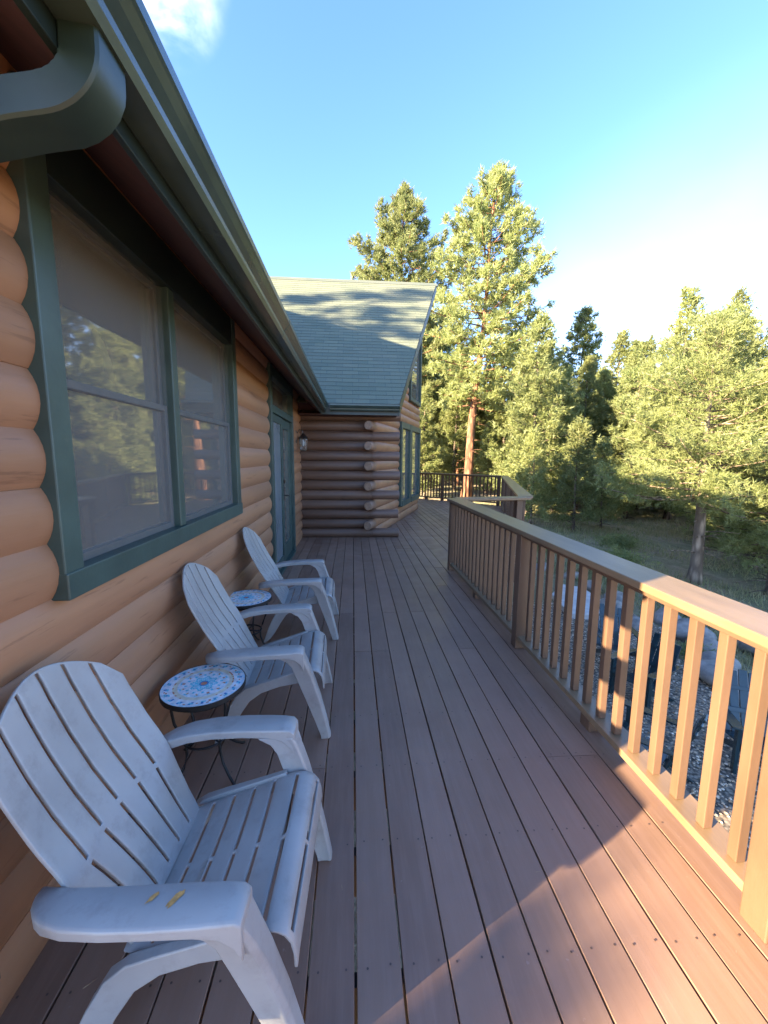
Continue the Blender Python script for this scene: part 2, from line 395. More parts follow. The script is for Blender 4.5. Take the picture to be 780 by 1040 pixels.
# ------------------------------------------------------------------ railings
def rail_run(root, p0, p1, posts, first_post=True, pitch=.135, zcap=1.0):
    p0 = Vector((p0[0], p0[1], 0)); p1 = Vector((p1[0], p1[1], 0)); d = (p1 - p0); ln = d.length; d.normalize(); n = Vector((d.y, -d.x, 0))
    rot = Matrix((d, -n, Vector((0, 0, 1)))).transposed()
    def bx(mb, s0, s1, o0, o1, z0, z1): mb.box(p0 + d * (s0 + s1) / 2 + n * (o0 + o1) / 2 + Vector((0, 0, (z0 + z1) / 2)), (s1 - s0, o1 - o0, z1 - z0), 0, rot)
    q = MB(); bx(q, -.06, ln + .06, -.095, .125, zcap - .038, zcap); q.ob('cap_rail', M_railtop, root, bevel=.006)
    q = MB(); bx(q, 0, ln, -.0652, -.027, zcap - .066, zcap - .0395); q.ob('top_rail', M_rail, root, bevel=.004)
    q = MB(); bx(q, 0, ln, -.062, .066, .075, .113); q.ob('bottom_rail', M_railtop, root, bevel=.004)
    for s in posts:
        q = MB(); bx(q, s - .046, s + .046, -.072, .024, -.0 if True else 0, zcap - .040); q.ob('post', M_rail, root, bevel=.005)
    for a, b in zip(posts[:-1], posts[1:]):
        nn = max(2, round((b - a) / pitch)); 
        for k in range(1, nn):
            s = a + (b - a) * k / nn
            q = MB(); bx(q, s - .019, s + .019, -.0262, .0122, .1145, zcap - .0405); q.ob('baluster', M_rail, root, bevel=.003)
        q = MB(); s = (a + b) / 2; bx(q, s - .045, s + .045, -.055, .035, .001, .0735); q.ob('rail_block', M_rail, root, bevel=.004)
XR = 1.40
root = empty('deck_railing', (XR, 5.45, 0))
tag(root, 'long brown railing running from the sunlit foreground to the first corner post', 'railing')
def rel(root, fn, *a, **k):
    before = set(bpy.data.objects)
    fn(root, *a, **k)
    for o in bpy.data.objects:
        if o not in before and o.parent == root:
            o.matrix_parent_inverse = Matrix.Translation(-root.location)
rel(root, rail_run, (XR, -1.5), (XR, 5.425), [.0, 2.545, 4.575, 6.88])
root = empty('deck_railing', (2.5, 5.6, 0)); tag(root, 'short brown railing stepping sideways from the corner post where the deck widens', 'railing')
rel(root, rail_run, (1.52, 5.62), (2.52, 5.76), [.95], zcap=.994)
root = empty('deck_railing', (3.7, 9.3, 0)); tag(root, 'far slanted brown railing with bright cap receding toward the trees', 'railing')
rel(root, rail_run, (2.58, 5.86), (4.90, 12.75), [0.05, 2.4, 4.8, 7.2], zcap=1.0)
root = empty('deck_railing', (3.6, 14.1, 0)); tag(root, 'thin farthest brown railing behind the window corner, below the orange trunk', 'railing')
rel(root, rail_run, (4.84, 12.86), (2.25, 15.55), [.05, 2.25, 3.68], zcap=1.0)

# ------------------------------------------------------------------ house
house = empty('log_house', (-3, 6, 0)); tag(house, 'log house with orange log walls, green trimmed windows and green shingle roof', 'house')
def hp(o): o.parent = house; o.matrix_parent_inverse = Matrix.Translation((3, -6, 0)); return o
CH = .184; Z0 = -.025
def log_wall(mb, o, u, n, courses, bulge=.043, back=.05, mi=0, seg=7):
    o = Vector((o[0], o[1], 0)); u = Vector((u[0], u[1], 0)).normalized(); n = Vector((n[0], n[1], 0)).normalized()
    for z0, z1, ivs in courses:
        h = z1 - z0; Rr = ((h / 2) ** 2 + bulge ** 2) / (2 * bulge); a0 = math.asin(min(1, (h / 2) / Rr)); zc = (z0 + z1) / 2
        for s0, s1 in ivs:
            if s1 - s0 < .03: continue
            rings = []
            e = min(.028, (s1 - s0) / 4)
            st = [(0, .55), (e * .2, .78), (e * .5, .93), (e, 1)]
            m_ = max(1, int((s1 - s0) / .8))
            mid = [(e + (s1 - s0 - 2 * e) * i / m_, 1) for i in range(1, m_)]
            for ds, k in st + mid + [(s1 - s0 - a, b) for a, b in st[::-1]]:
                wob = .003 * math.sin(2.1 * (s0 + ds) + 9 * zc)
                p = o + u * (s0 + ds)
                ring = []
                for i in range(seg + 1):
                    a = -a0 + 2 * a0 * i / seg
                    off = (Rr * math.cos(a) - (Rr - bulge)) * k + (wob if k == 1 else 0)
                    ring.append(p + n * off + Vector((0, 0, zc + (Rr * math.sin(a)) * (1 if k == 1 else .94 + .06 * k))))
                ring.append(p - n * back + Vector((0, 0, z1 - .002))); ring.append(p - n * back + Vector((0, 0, z0 + .002)))
                rings.append(ring)
            mb.loft(rings, mi)
# near wall (faces the deck)
XG = -.996
WY0, WY1, WZ0, WZ1 = 1.38, 3.46, 1.10, 2.62
DY0, DY1, DZ1 = 4.86, 6.62, 2.62
courses = []
for k in range(0, 15):
    z0, z1 = Z0 + CH * k, Z0 + CH * (k + 1)
    a = (.48, .48, .44, .40, .36)[k] if k < 5 else (.52 if k >= 10 else (.82 if k % 2 == 0 else .58))  # unseen log ends past the corner, some lengthened to shade chair and downspout
    zc = (z0 + z1) / 2
    ivs = [(a, 7.76)]
    def cut(ivs, c0, c1):
        out = []
        for s0, s1 in ivs:
            if c1 <= s0 or c0 >= s1: out.append((s0, s1)); continue
            if c0 > s0: out.append((s0, c0))
            if c1 < s1: out.append((c1, s1))
        return out
    if zc > WZ0 - .02 and zc < WZ1: ivs = cut(ivs, WY0 + .015, WY1 - .015)
    if zc < DZ1: ivs = cut(ivs, DY0 + .02, DY1 - .02)
    courses.append((z0, z1, ivs))
q = MB(); log_wall(q, (XG, 0), (0, 1), (1, 0), courses, bulge=.029); hp(q.ob('log_wall', M_log, house, auto=True))
q = MB(); q.b2((-9.3, 1.02, -2.3), (XG - .045, 12.0, -.03)); q.b2((-9.3, 7.8, -2.3), (.30, 12.0, -.03)); hp(q.ob('foundation', M_conc, house))
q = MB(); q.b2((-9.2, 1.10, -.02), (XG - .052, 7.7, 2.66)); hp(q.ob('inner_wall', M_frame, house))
# end wall of the near wing (behind the corner)
q = MB(); cs = []
for k in range(-8, 36):
    z0, z1 = Z0 + CH * k, Z0 + CH * (k + 1)
    if z1 < 2.5: iv = (-9.35, XG - .035)
    else:
        xh = -.5 - (z1 - 2.3) / .833
        if xh < -5.1: break
        iv = (-9.9 - (xh + .5), xh)
    cs.append((z0, z1, [iv]))
log_wall(q, (0, 1.06), (1, 0), (0, -1), cs); hp(q.ob('log_wall', M_log, house, auto=True))
# wall of the far wing facing the camera
q = MB(); cs = []
for k in range(14): cs.append((-.01 + .1865 * k, -.01 + .1865 * (k + 1), [(XG - .1, .40)]))
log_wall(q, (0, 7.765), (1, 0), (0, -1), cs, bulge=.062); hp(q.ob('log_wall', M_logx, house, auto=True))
def round_log(mb, p0, p1, r, mi=0, mi_end=None, squash=1.0):
    p0 = Vector(p0); p1 = Vector(p1); t = (p1 - p0).normalized(); x = t.cross(Vector((0, 0, 1))).normalized(); y = Vector((0, 0, 1)); n = 16
    rings = []
    for p, k in ((p0, 1), (p1 - t * .012, 1), (p1, .9)):
        rings.append([p + x * math.cos(2 * math.pi * i / n) * r * k * squash + y * math.sin(2 * math.pi * i / n) * r * k for i in range(n)])
    mb.loft(rings, mi, cap=False)
    mb.add(rings[-1], [tuple(range(n))], mi if mi_end is None else mi_end)
    mb.add(rings[0], [tuple(range(n))[::-1]], mi)
PD = Vector((.339, .941, 0)); PN = Vector((.941, -.339, 0)); PC = Vector((.40, 7.75, 0))
for k in range(14):
    zc = -.01 + .1865 * (k + .5)
    q = MB()
    if k % 2 == 0:
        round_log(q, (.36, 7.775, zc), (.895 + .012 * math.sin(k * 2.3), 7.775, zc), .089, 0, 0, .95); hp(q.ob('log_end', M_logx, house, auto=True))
    else:
        a = PC + PN * -.02
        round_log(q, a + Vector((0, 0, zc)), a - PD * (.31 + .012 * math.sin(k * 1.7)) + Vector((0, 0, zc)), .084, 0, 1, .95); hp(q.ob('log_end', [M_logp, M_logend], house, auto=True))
# prow wall with tall windows
PL = 4.56; S0, S1 = 2.0, 4.42
def rake_z(y): return 2.46 + .845 * (y - 7.3) - .28
cs = []
for k in range(-9, 24):
    z0, z1 = -.01 + .1865 * k, -.01 + .1865 * (k + 1); zc = (z0 + z1) / 2
    smin = max(0, ((z1 - 2.18) / .845 + 7.3 - 7.75) / .941)
    if smin > PL - .1: break
    ivs = [(smin, PL)]
    if .36 < zc < 2.44: ivs = cut(ivs, S0, S1)
    if zc > 3.02: ivs = cut(ivs, 2.95, S1)
    if k % 2 == 0 and k < 14 and ivs[0][0] == 0: ivs = [(.13, ivs[0][1])] + ivs[1:]
    cs.append((z0, z1, ivs))
q = MB(); log_wall(q, PC, PD, PN, cs); hp(q.ob('prow_wall', M_log, house, auto=True))
PD2 = Vector((-.339, .941, 0)); PN2 = Vector((.941, .339, 0)); TIP = PC + PD * PL
cs2 = [(z0, z1, [(0, PL - max(0, ((z1 - 2.18) / .845 - .45) / .941))]) for z0, z1, _ in cs]
q = MB(); log_wall(q, TIP, PD2, PN2, cs2); hp(q.ob('prow_wall', M_log, house, auto=True))
def on_prow(s, off, z): return PC + PD * s + PN * off + Vector((0, 0, z))
rotp = Matrix((PD, -PN, Vector((0, 0, 1)))).transposed()
def pbox(mb, s0, s1, o0, o1, z0, z1, mi=0): mb.box(on_prow((s0 + s1) / 2, (o0 + o1) / 2, (z0 + z1) / 2), (s1 - s0, o1 - o0, z1 - z0), mi, rotp)
sm = 3.12
for a, b in ((S0, sm - .04), (sm + .04, S1)):
    q = MB(); pbox(q, a - .03, a + .09, -.02, .09, .38, 2.40); pbox(q, b - .09, b + .03, -.02, .09, .38, 2.40); q2 = q
    pbox(q, a + .091, b - .091, -.02, .085, 2.26, 2.40); pbox(q, a + .091, b - .091, -.02, .10, .36, .50)
    fr = hp(q.ob('window_frame', M_green, house, bevel=.004))
    q = MB(); pbox(q, a + .09, b - .09, .00, .02, .50, 2.26); g_ = q.ob('pane', M_glass, fr)
q = MB()
zb = 3.02
def gable_pts(s0, s1, off, zb, inset=0):
    f = lambda s: rake_z(7.75 + s * .941) - .25 - inset
    return [on_prow(s0, off, zb), on_prow(s1, off, zb), on_prow(s1, off, f(s1)), on_prow(s0, off, f(s0))]
A, B = gable_pts(2.98, S1, -.02, zb), gable_pts(2.98, S1, .085, zb); A2, B2 = gable_pts(3.07, S1 - .09, -.02, zb + .09, .1), gable_pts(3.07, S1 - .09, .085, zb + .09, .1)
for i in range(4):
    j = (i + 1) % 4; q.add([B[i], B[j], B2[j], B2[i], A[i], A[j], A2[j], A2[i]], [(0, 1, 2, 3), (7, 6, 5, 4), (0, 4, 5, 1), (3, 2, 6, 7)])
fr = hp(q.ob('window_frame', M_green, house))
q = MB(); gp = gable_pts(3.06, S1 - .08, .02, zb + .08, .09); q.add(gp, [(0, 1, 2, 3)]); pn = q.ob('pane', M_glass, fr)
# far wing: gable behind
# roofs -------------------------------------------------------------
def roof_slope(name, a, b, c, d, th, course=.145, lip=.007, mat=None):
    """a,b eave ends, d,c ridge ends; stepped shingle courses"""
    a, b, c, d = map(Vector, (a, b, c, d)); nrm = (b - a).cross(d - a).normalized()
    if nrm.z < 0: nrm = -nrm
    ln = max((d - a).length, (c - b).length); n = int(ln / course)
    me_v = []; me_f = []; uv = []
    for i in range(n):
        t0, t1 = i / n, (i + 1) / n
        p = [a.lerp(d, t0) + nrm * lip, b.lerp(c, t0) + nrm * lip, b.lerp(c, t1) + nrm * .001, a.lerp(d, t1) + nrm * .001]
        o = len(me_v); me_v += p + [a.lerp(d, t0), b.lerp(c, t0)]
        me_f += [(o, o + 1, o + 2, o + 3), (o + 4, o + 5, o + 1, o)]
        ws = (b - a).length
        x0, x1 = (0, ws); q0 = (a.lerp(d, t0) - a).dot((b - a).normalized()); q1 = q0 + (b.lerp(c, t0) - a.lerp(d, t0)).length
        q2 = (a.lerp(d, t1) - a).dot((b - a).normalized()); q3 = q2 + (b.lerp(c, t1) - a.lerp(d, t1)).length
        r = i * .145
        uv += [(q0, r), (q1, r), (q3, r + .145), (q2, r + .145), (q0, r), (q1, r), (q1, r + .01), (q0, r + .01)]
    me = bpy.data.meshes.new(name); me.from_pydata(me_v, [], me_f); me.materials.append(mat)
    ul = me.uv_layers.new(name='UVMap'); ul.data.foreach_set('uv', [x for p in uv for x in p])
    o = bpy.data.objects.new(name, me); C.objects.link(o); o.parent = house; hp(o)
    q = MB(); bt = [p - nrm * th for p in (a, b, c, d)]; tp = [p - nrm * .002 for p in (a, b, c, d)]
    q.add(tp + bt, [(3, 2, 1, 0)[::-1], (4, 5, 6, 7)[::-1], (0, 1, 5, 4), (1, 2, 6, 5), (2, 3, 7, 6), (3, 0, 4, 7)])
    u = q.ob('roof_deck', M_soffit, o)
    return o
ZR = 6.44; XRD = -.5 - (ZR - 2.47) / .833
roof_slope('roof', (-.50, .52, 2.47), (-.50, 7.42, 2.47), (XRD, 12.0, ZR), (XRD, .52, ZR), .14, mat=M_shingle)
roof_slope('roof', (2 * XRD + .5, 12.0, 2.47), (2 * XRD + .5, .52, 2.47), (XRD, .52, ZR), (XRD, 12.0, ZR), .14, mat=M_shingle)
roof_slope('roof', (-9.5, 7.36, 2.50), (.83, 7.36, 2.50), (2.36, 12.0, ZR), (-9.5, 12.0, ZR), .15, mat=M_shingle)
roof_slope('roof', (.83, 16.64, 2.50), (-9.5, 16.64, 2.50), (-9.5, 12.0, ZR), (2.36, 12.0, ZR), .15, mat=M_shingle)
q = MB(); q.loft([[(x, 12 + dy, ZR + dz) for dy, dz in ((-.14, -.105), (0, .02), (.14, -.105), (0, -.01))] for x in (-9.5, 2.37)]); hp(q.ob('ridge_cap', M_shingle, house))
# rake boards of the prow
for sgn in (1, -1):
    q = MB(); e0 = Vector((.84, 12 - sgn * 4.62, 2.50)); e1 = Vector((2.375, 12, ZR))
    q.add([e0, e1, e1 - Vector((0, 0, .2)), e0 - Vector((0, 0, .2)), e0 + Vector((-.03, 0, 0)), e1 + Vector((-.03, 0, 0)), e1 + Vector((-.03, 0, -.2)), e0 + Vector((-.03, 0, -.2))], [(0, 1, 2, 3), (7, 6, 5, 4), (0, 4, 5, 1), (3, 2, 6, 7), (0, 3, 7, 4), (1, 5, 6, 2)])
    hp(q.ob('rake_board', M_greend, house))
# eaves: fascia, soffit, gutter
def gutter(axis, t0, t1, base, z, dirn):
    prof = [(-.13, 0), (-.13, -.105), (-.05, -.112), (-.040, -.092), (-.038, -.075), (-.020, -.055), (-.006, -.035), (0, -.028), (0, 0), (-.012, .003), (-.014, -.006), (-.006, -.02), (-.045, -.085), (-.122, -.09), (-.122, 0)]
    q = MB(); rings = []
    for t in (t0, t1):
        rings.append([((base + dirn * a, t, z + b) if axis == 'Y' else (t, base + dirn * a, z + b)) for a, b in prof])
    q.loft(rings, 0)
    return hp(q.ob('gutter', M_gutter, house))
gutter('Y', .50, 7.31, -.425, 2.468, 1)
gutter('X', -.40, .83, 7.20, 2.475, -1)
for y_ in (2.9, 5.6):
    q = MB(); q.loft([[(-.425 + a * 1.03 + .002, t, 2.468 + b * 1.03) for a, b in ((-.05, -.113), (-.040, -.093), (-.038, -.076), (-.020, -.056), (-.006, -.036), (0, -.028), (0, .0), (-.002, .0), (-.002, -.026), (-.008, -.034), (-.022, -.054), (-.040, -.074), (-.042, -.092), (-.052, -.111))] for t in (y_, y_ + .035)]); hp(q.ob('gutter_joint', M_gutter, house))
q = MB(); q.b2((-.575, .50, 2.315), (-.557, 7.35, 2.485)); q.b2((-.57, 7.332, 2.30), (.82, 7.35, 2.495)); hp(q.ob('fascia', M_greend, house, bevel=.002))
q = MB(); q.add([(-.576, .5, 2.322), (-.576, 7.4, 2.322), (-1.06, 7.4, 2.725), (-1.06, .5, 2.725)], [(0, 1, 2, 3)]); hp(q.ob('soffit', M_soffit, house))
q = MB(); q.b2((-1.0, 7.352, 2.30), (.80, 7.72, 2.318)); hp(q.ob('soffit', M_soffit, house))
# downspout elbow at the house corner
q = MB()
path = [(-.520, .965, 2.372), (-.520, .965, 2.335)] + [(-.62 + .10 * math.cos(a), .965, 2.325 - .085 * math.sin(a)) for a in np.linspace(.12, 1.36, 11)] + [(-.66, .967, 2.232), (-.80, .97, 2.200), (-.90, .965, 2.17), (-.945, .95, 2.14), (-.955, .93, 2.07), (-.955, .90, 1.9), (-.955, .90, .2)]
rings = []
for i, p in enumerate(path):
    a = Vector(path[max(i - 1, 0)]); b = Vector(path[min(i + 1, len(path) - 1)]); t = (b - a).normalized()
    y = Vector((0, 1, 0)); x = y.cross(t).normalized(); y = t.cross(x)
    k = 1 + (.016 if (2 <= i <= 11 and i % 2) else 0)
    ring = []
    for cx, cy in ((-1, -1), (1, -1), (1, 1), (-1, 1)):
        for da in (-1, 1):
            ang = math.atan2(cy, cx) + da * .32
            ring.append(Vector(p) + x * (cx * .027 + math.cos(ang) * .012) * k + y * (cy * .040 + math.sin(ang) * .012) * k)
    rings.append(ring)
q.loft(rings); hp(q.ob('downspout', M_spout, house, auto=True))
# window on the near wall
def hchild(o, par): o.parent = par; return o
q = MB()
q.b2((-1.06, WY0 - .02, WZ0 + .0), (-.945, WY0 + .075, WZ1)); q.b2((-1.06, WY1 - .075, WZ0), (-.945, WY1 + .02, WZ1))
q.b2((-1.06, WY0 - .022, WZ0 - .03), (-.938, WY1 + .025, WZ0 + .062))
YM = 2.325
q.b2((-1.06, YM - .035, WZ0 + .063), (-.955, YM + .035, WZ1 - .201))
win = hp(q.ob('window', M_green, house, bevel=.005))
q = MB(); q.b2((-1.06, WY0 + .076, WZ1 - .20), (-.948, WY1 - .076, WZ1)); hchild(q.ob('window_head', M_greend, None, bevel=.004), win)  # head darker than the green casing, eave shade put into its colour
ZH = WZ1 - .20
for a, b in ((WY0 + .076, YM - .036), (YM + .036, WY1 - .076)):
    zm = 1.80
    q = MB(); f = .03
    for z0, z1, off in ((WZ0 + .063, zm + .015, -.992), (zm - .015, ZH, -1.012)):
        q.b2((off - .03, a, z0), (off, a + f, z1)); q.b2((off - .03, b - f, z0), (off, b, z1)); q.b2((off - .03, a + f, z0), (off - .001, b - f, z0 + f)); q.b2((off - .03, a + f, z1 - f), (off - .001, b - f, z1))
    hchild(q.ob('sash', M_sash, None, bevel=.003), win)
    q = MB(); q.b2((-1.018, a + f, WZ0 + .09), (-1.014, b - f, zm)); q.b2((-1.034, a + f, zm), (-1.030, b - f, ZH - f)); hchild(q.ob('pane', M_glass, None), win)
    q = MB(); q.add([(-.986, a + .01, WZ0 + .06), (-.986, b - .01, WZ0 + .06), (-.986, b - .01, ZH - .01), (-.986, a + .01, ZH - .01)], [(0, 1, 2, 3)]); hchild(q.ob('insect_screen', M_screen, None), win)
# patio door: casing, transom, pale screen leaf and dark leaf
q = MB()
q.b2((-1.06, DY0, -.0), (-.945, DY0 + .10, DZ1)); q.b2((-1.06, DY1 - .10, 0), (-.945, DY1, DZ1)); q.b2((-1.06, DY0 + .1, DZ1 - .12), (-.948, DY1 - .1, DZ1)); q.b2((-1.06, DY0 + .1, 2.08), (-.95, DY1 - .1, 2.17)); q.b2((-1.06, DY0 + .1, 0.002), (-.93, DY1 - .1, .035))
door = hp(q.ob('door_frame', M_green, house, bevel=.005))
q = MB(); q.b2((-1.03, DY0 + .1, 2.17), (-1.02, DY1 - .1, DZ1 - .12)); hchild(q.ob('transom_pane', M_glass, None), door)
dm = 5.74
q = MB(); a, b = DY0 + .105, dm
q.b2((-1.015, a, .04), (-.975, a + .07, 2.075)); q.b2((-1.015, b - .07, .04), (-.975, b, 2.075)); q.b2((-1.015, a + .07, 1.985), (-.976, b - .07, 2.075)); q.b2((-1.015, a + .07, .04), (-.976, b - .07, .16))
scr = hp(q.ob('screen_door', M_green, house, bevel=.003))
q = MB(); q.b2((-1.0, a + .07, .16), (-.994, b - .07, 1.985)); hchild(q.ob('screen_panel', M_doorglass, None), scr)
q = MB(); a, b = dm + .012, DY1 - .105
q.b2((-1.035, a, .04), (-.99, a + .12, 2.075)); q.b2((-1.035, b - .12, .04), (-.99, b, 2.075)); q.b2((-1.035, a + .12, 1.95), (-.991, b - .12, 2.075)); q.b2((-1.035, a + .12, .04), (-.991, b - .12, .26))
dl = hp(q.ob('door', M_green, house, bevel=.004))
q = MB(); q.b2((-1.02, a + .12, .26), (-1.012, b - .12, 1.95)); hchild(q.ob('pane', M_glass, None), dl)
q = MB(); q.b2((-.989, a + .035, .93), (-.981, a + .085, 1.12)); q.tube([(-.982, a + .06, 1.0), (-.93, a + .06, 1.0), (-.925, a + .08, 1.0), (-.925, a + .17, .995)], .010, 8); q.tube([(-.982, a + .06, 1.2), (-.965, a + .06, 1.2)], .028, 12)
hchild(q.ob('handle', M_brass, None), dl)

# ------------------------------------------------------------------ wall lantern
LY, LX = 7.22, -.93
lan = empty('wall_lantern', (-.985, LY, 1.66)); tag(lan, 'small dark lantern with clear glass on the log wall past the door', 'lantern')
def lp(o): o.parent = lan; o.matrix_parent_inverse = Matrix.Translation((.985, -LY, -1.66)); return o
q = MB(); q.b2((-.992, LY - .05, 1.74), (-.978, LY + .05, 2.0)); lp(q.ob('backplate', M_brass, bevel=.004))
q = MB(); q.tube([(-.98, LY, 1.95), (-.93, LY, 2.02), (-.88, LY, 2.0), (-.87, LY, 1.95)], .008, 8); q.lathe((-.87, LY, 1.87), [(.012, .09), (.03, .07), (.075, .02), (.085, 0), (.08, -.005)], 6); lp(q.ob('hood', M_brass))
q = MB()
for k in range(6):
    a_ = k * math.pi / 3; q.tube([(-.87 + .075 * math.cos(a_), LY + .075 * math.sin(a_), 1.865), (-.87 + .055 * math.cos(a_), LY + .055 * math.sin(a_), 1.68)], .005, 5)
q.lathe((-.87, LY, 1.66), [(.02, -.01), (.06, .005), (.06, .02), (.03, .022)], 6); lp(q.ob('cage', M_brass))
mg, t_, p_ = base_mat('lantern_glass'); p_.inputs['Transmission Weight'].default_value = .9; p_.inputs['Roughness'].default_value = .08; p_.inputs['Base Color'].default_value = (.9, .93, .95, 1)
q = MB(); q.lathe((-.87, LY, 1.68), [(.052, 0), (.071, .185)], 6); lp(q.ob('glass', mg))
q = MB(); q.lathe((-.87, LY, 1.72), [(.008, .13), (.014, .12), (.03, .07), (.028, .04), (.012, .015), (.004, .01)], 12); lp(q.ob('bulb', simple('frosted_bulb', (.8, .78, .74), .3, .03, 5, bmp=0), smooth=True))

# ------------------------------------------------------------------ white resin chairs
def make_chair():
    root = empty('resin_chair')
    # backrest: fan of six slats, grid with slots left out, thickened
    zs = [.28, .33, .40, .50, .62, .74, .85, .90, .93]
    prof_z = np.array(zs); prof_x = np.array([-.080, -.108, -.152, -.218, -.292, -.352, -.398, -.416, -.430])
    hw_z = np.array([.28, .36, .44, .50, .58, .70, .80, .93]); hw = np.array([.205, .212, .230, .248, .250, .250, .248, .244])
    us = []
    sl = .025
    ns = 6
    for i in range(ns):
        a, b = -1 + 2 * i / ns, -1 + 2 * (i + 1) / ns
        us += [a + (sl if i else 0)] + [a + (b - a) * q_ for q_ in (.2, .4, .6, .8)] + [b - (sl if i < ns - 1 else 0)]
    vs = [0, .03, .06, .11, .16, .22, .28, .345, .37, .40, .46, .52, .58, .64, .70, .76, .82, .87, .91, .945, .97, .988, 1.0]
    bm = bmesh.new(); grid = []
    for v in vs:
        row = []
        for u in us:
            top = .935 - .12 * abs(u) ** 1.8 - .03 * max(0, abs(u) - .8) / .2
            z = .28 + (top - .28) * v
            h_ = float(np.interp(z, hw_z, hw)); xx = float(np.interp(z, prof_z, prof_x))
            xx += .028 * (abs(u) ** 2) * min(1, max(0, (z - .3) / .25))
            row.append(bm.verts.new((xx, u * h_, z)))
        grid.append(row)
    for i in range(len(vs) - 1):
        for j in range(len(us) - 1):
            slot = (j % 6 == 5)
            vm = (vs[i] + vs[i + 1]) / 2
            if slot and not (vm < .03 or .345 < vm < .37 or vm > .988): continue
            bm.faces.new((grid[i][j], grid[i][j + 1], grid[i + 1][j + 1], grid[i + 1][j]))
    me = bpy.data.meshes.new('backrest'); bm.to_mesh(me); bm.free(); me.materials.append(M_resin)
    me.polygons.foreach_set('use_smooth', [True] * len(me.polygons))
    o = bpy.data.objects.new('backrest', me); C.objects.link(o); o.parent = root
    s_ = o.modifiers.new('solid', 'SOLIDIFY'); s_.thickness = .010; s_.offset = 0
    b_ = o.modifiers.new('bevel', 'BEVEL'); b_.width = .0025; b_.segments = 2; b_.limit_method = 'ANGLE'; b_.angle_limit = R(50)
    # seat: curved shell with cross slots
    sx = [-.10, -.085, -.03, .035, .10, .165, .225, .265, .30, .325, .342, .350, .352]
    sz = [.288, .287, .302, .320, .341, .362, .381, .391, .392, .380, .358, .325, .285]
    dist = [0]
    for i in range(1, len(sx)): dist.append(dist[-1] + math.hypot(sx[i] - sx[i - 1], sz[i] - sz[i - 1]))
    slots = [.075, .150, .225, .300, .385, .465]
    ts = sorted(set([0, dist[-1]] + [d for d in np.linspace(0, dist[-1], 28)] + [s + e for s in slots for e in (-.0062, .0062)]))
    ts = [t for t in ts if not any(abs(t - s) < .0061 for s in slots)]
    uy = [-1, -.93, -.86, -.43, -.02, .02, .43, .86, .93, 1]
    bm = bmesh.new(); grid = []
    for t in ts:
        x = float(np.interp(t, dist, sx)); z = float(np.interp(t, dist, sz))
        h_ = interp(x, [-.10, .0, .2, .352], [.215, .235, .255, .258])
        grid.append([bm.verts.new((x, u * h_, z - .018 * (1 - u * u) * (1 if t < dist[-1] * .7 else .3) - (.05 * max(0, abs(u) - .9) * 10 * .2))) for u in uy])
    for i in range(len(ts) - 1):
        tm = (ts[i] + ts[i + 1]) / 2
        isl = any(abs(tm - s) < .0062 for s in slots)
        for j in range(len(uy) - 1):
            if isl and abs((uy[j] + uy[j + 1]) / 2) < .93 and not abs((uy[j] + uy[j + 1]) / 2) < .01: continue
            bm.faces.new((grid[i][j], grid[i][j + 1], grid[i + 1][j + 1], grid[i + 1][j]))
    me = bpy.data.meshes.new('seat'); bm.to_mesh(me); bm.free(); me.materials.append(M_resin)
    me.polygons.foreach_set('use_smooth', [True] * len(me.polygons))
    o = bpy.data.objects.new('seat', me); C.objects.link(o); o.parent = root
    s_ = o.modifiers.new('solid', 'SOLIDIFY'); s_.thickness = .009; s_.offset = 0
    b_ = o.modifiers.new('bevel', 'BEVEL'); b_.width = .003; b_.segments = 2; b_.limit_method = 'ANGLE'; b_.angle_limit = R(50)
    for s in (-1, 1):
        # armrest: wide plank sweeping from the back, rolling into the front leg
        q = MB(); rings = []
        for x, yi, yo, zt, th in ((-.272, .222, .246, .492, .034), (-.268, .226, .262, .498, .038), (-.255, .232, .284, .505, .040), (-.232, .241, .308, .514, .040), (-.20, .250, .330, .523, .038), (-.14, .260, .352, .533, .034), (-.05, .266, .364, .541, .032), (.06, .266, .367, .545, .032), (.15, .264, .365, .546, .034), (.205, .264, .361, .546, .046), (.238, .265, .357, .544, .075), (.254, .266, .353, .530, .10)):
            rings.append([(x, s * yi, zt - .004), (x, s * (yi + .008), zt), (x, s * (yo - .008), zt), (x, s * yo, zt - .006), (x, s * (yo - .002), zt - th), (x, s * (yo - .012), zt - th + .004), (x, s * (yi + .012), zt - th + .004), (x, s * (yi + .001), zt - th)])
        q.loft(rings); q.ob('armrest', M_resin, root, auto=True, bevel=.003)
        # front leg: tapering channel that leans forward
        q = MB(); rings = []
        for z, xa, xb, yi, yo in ((.512, .120, .250, .262, .352), (.485, .165, .262, .264, .346), (.45, .188, .275, .264, .338), (.38, .212, .300, .262, .330), (.25, .258, .338, .258, .318), (.12, .302, .368, .254, .306), (.02, .334, .388, .250, .300), (.0, .336, .390, .250, .300)):
            d_ = .30 * (yo - yi)
            rings.append([(xa, s * yi, z), (xa, s * yo, z), (xb - .012, s * yo, z), (xb, s * (yo - .012), z), (xb, s * (yi + .006), z), (xb - .006, s * yi, z), ((xa + xb) / 2 + .012, s * (yi + d_ * .2), z), ((xa + xb) / 2 - .012, s * (yi + d_ * .2), z)])
        q.loft(rings); q.ob('front_leg', M_resin, root, auto=True, bevel=.003)
        # side rail sweeping down into the rear leg
        q = MB(); rings = []
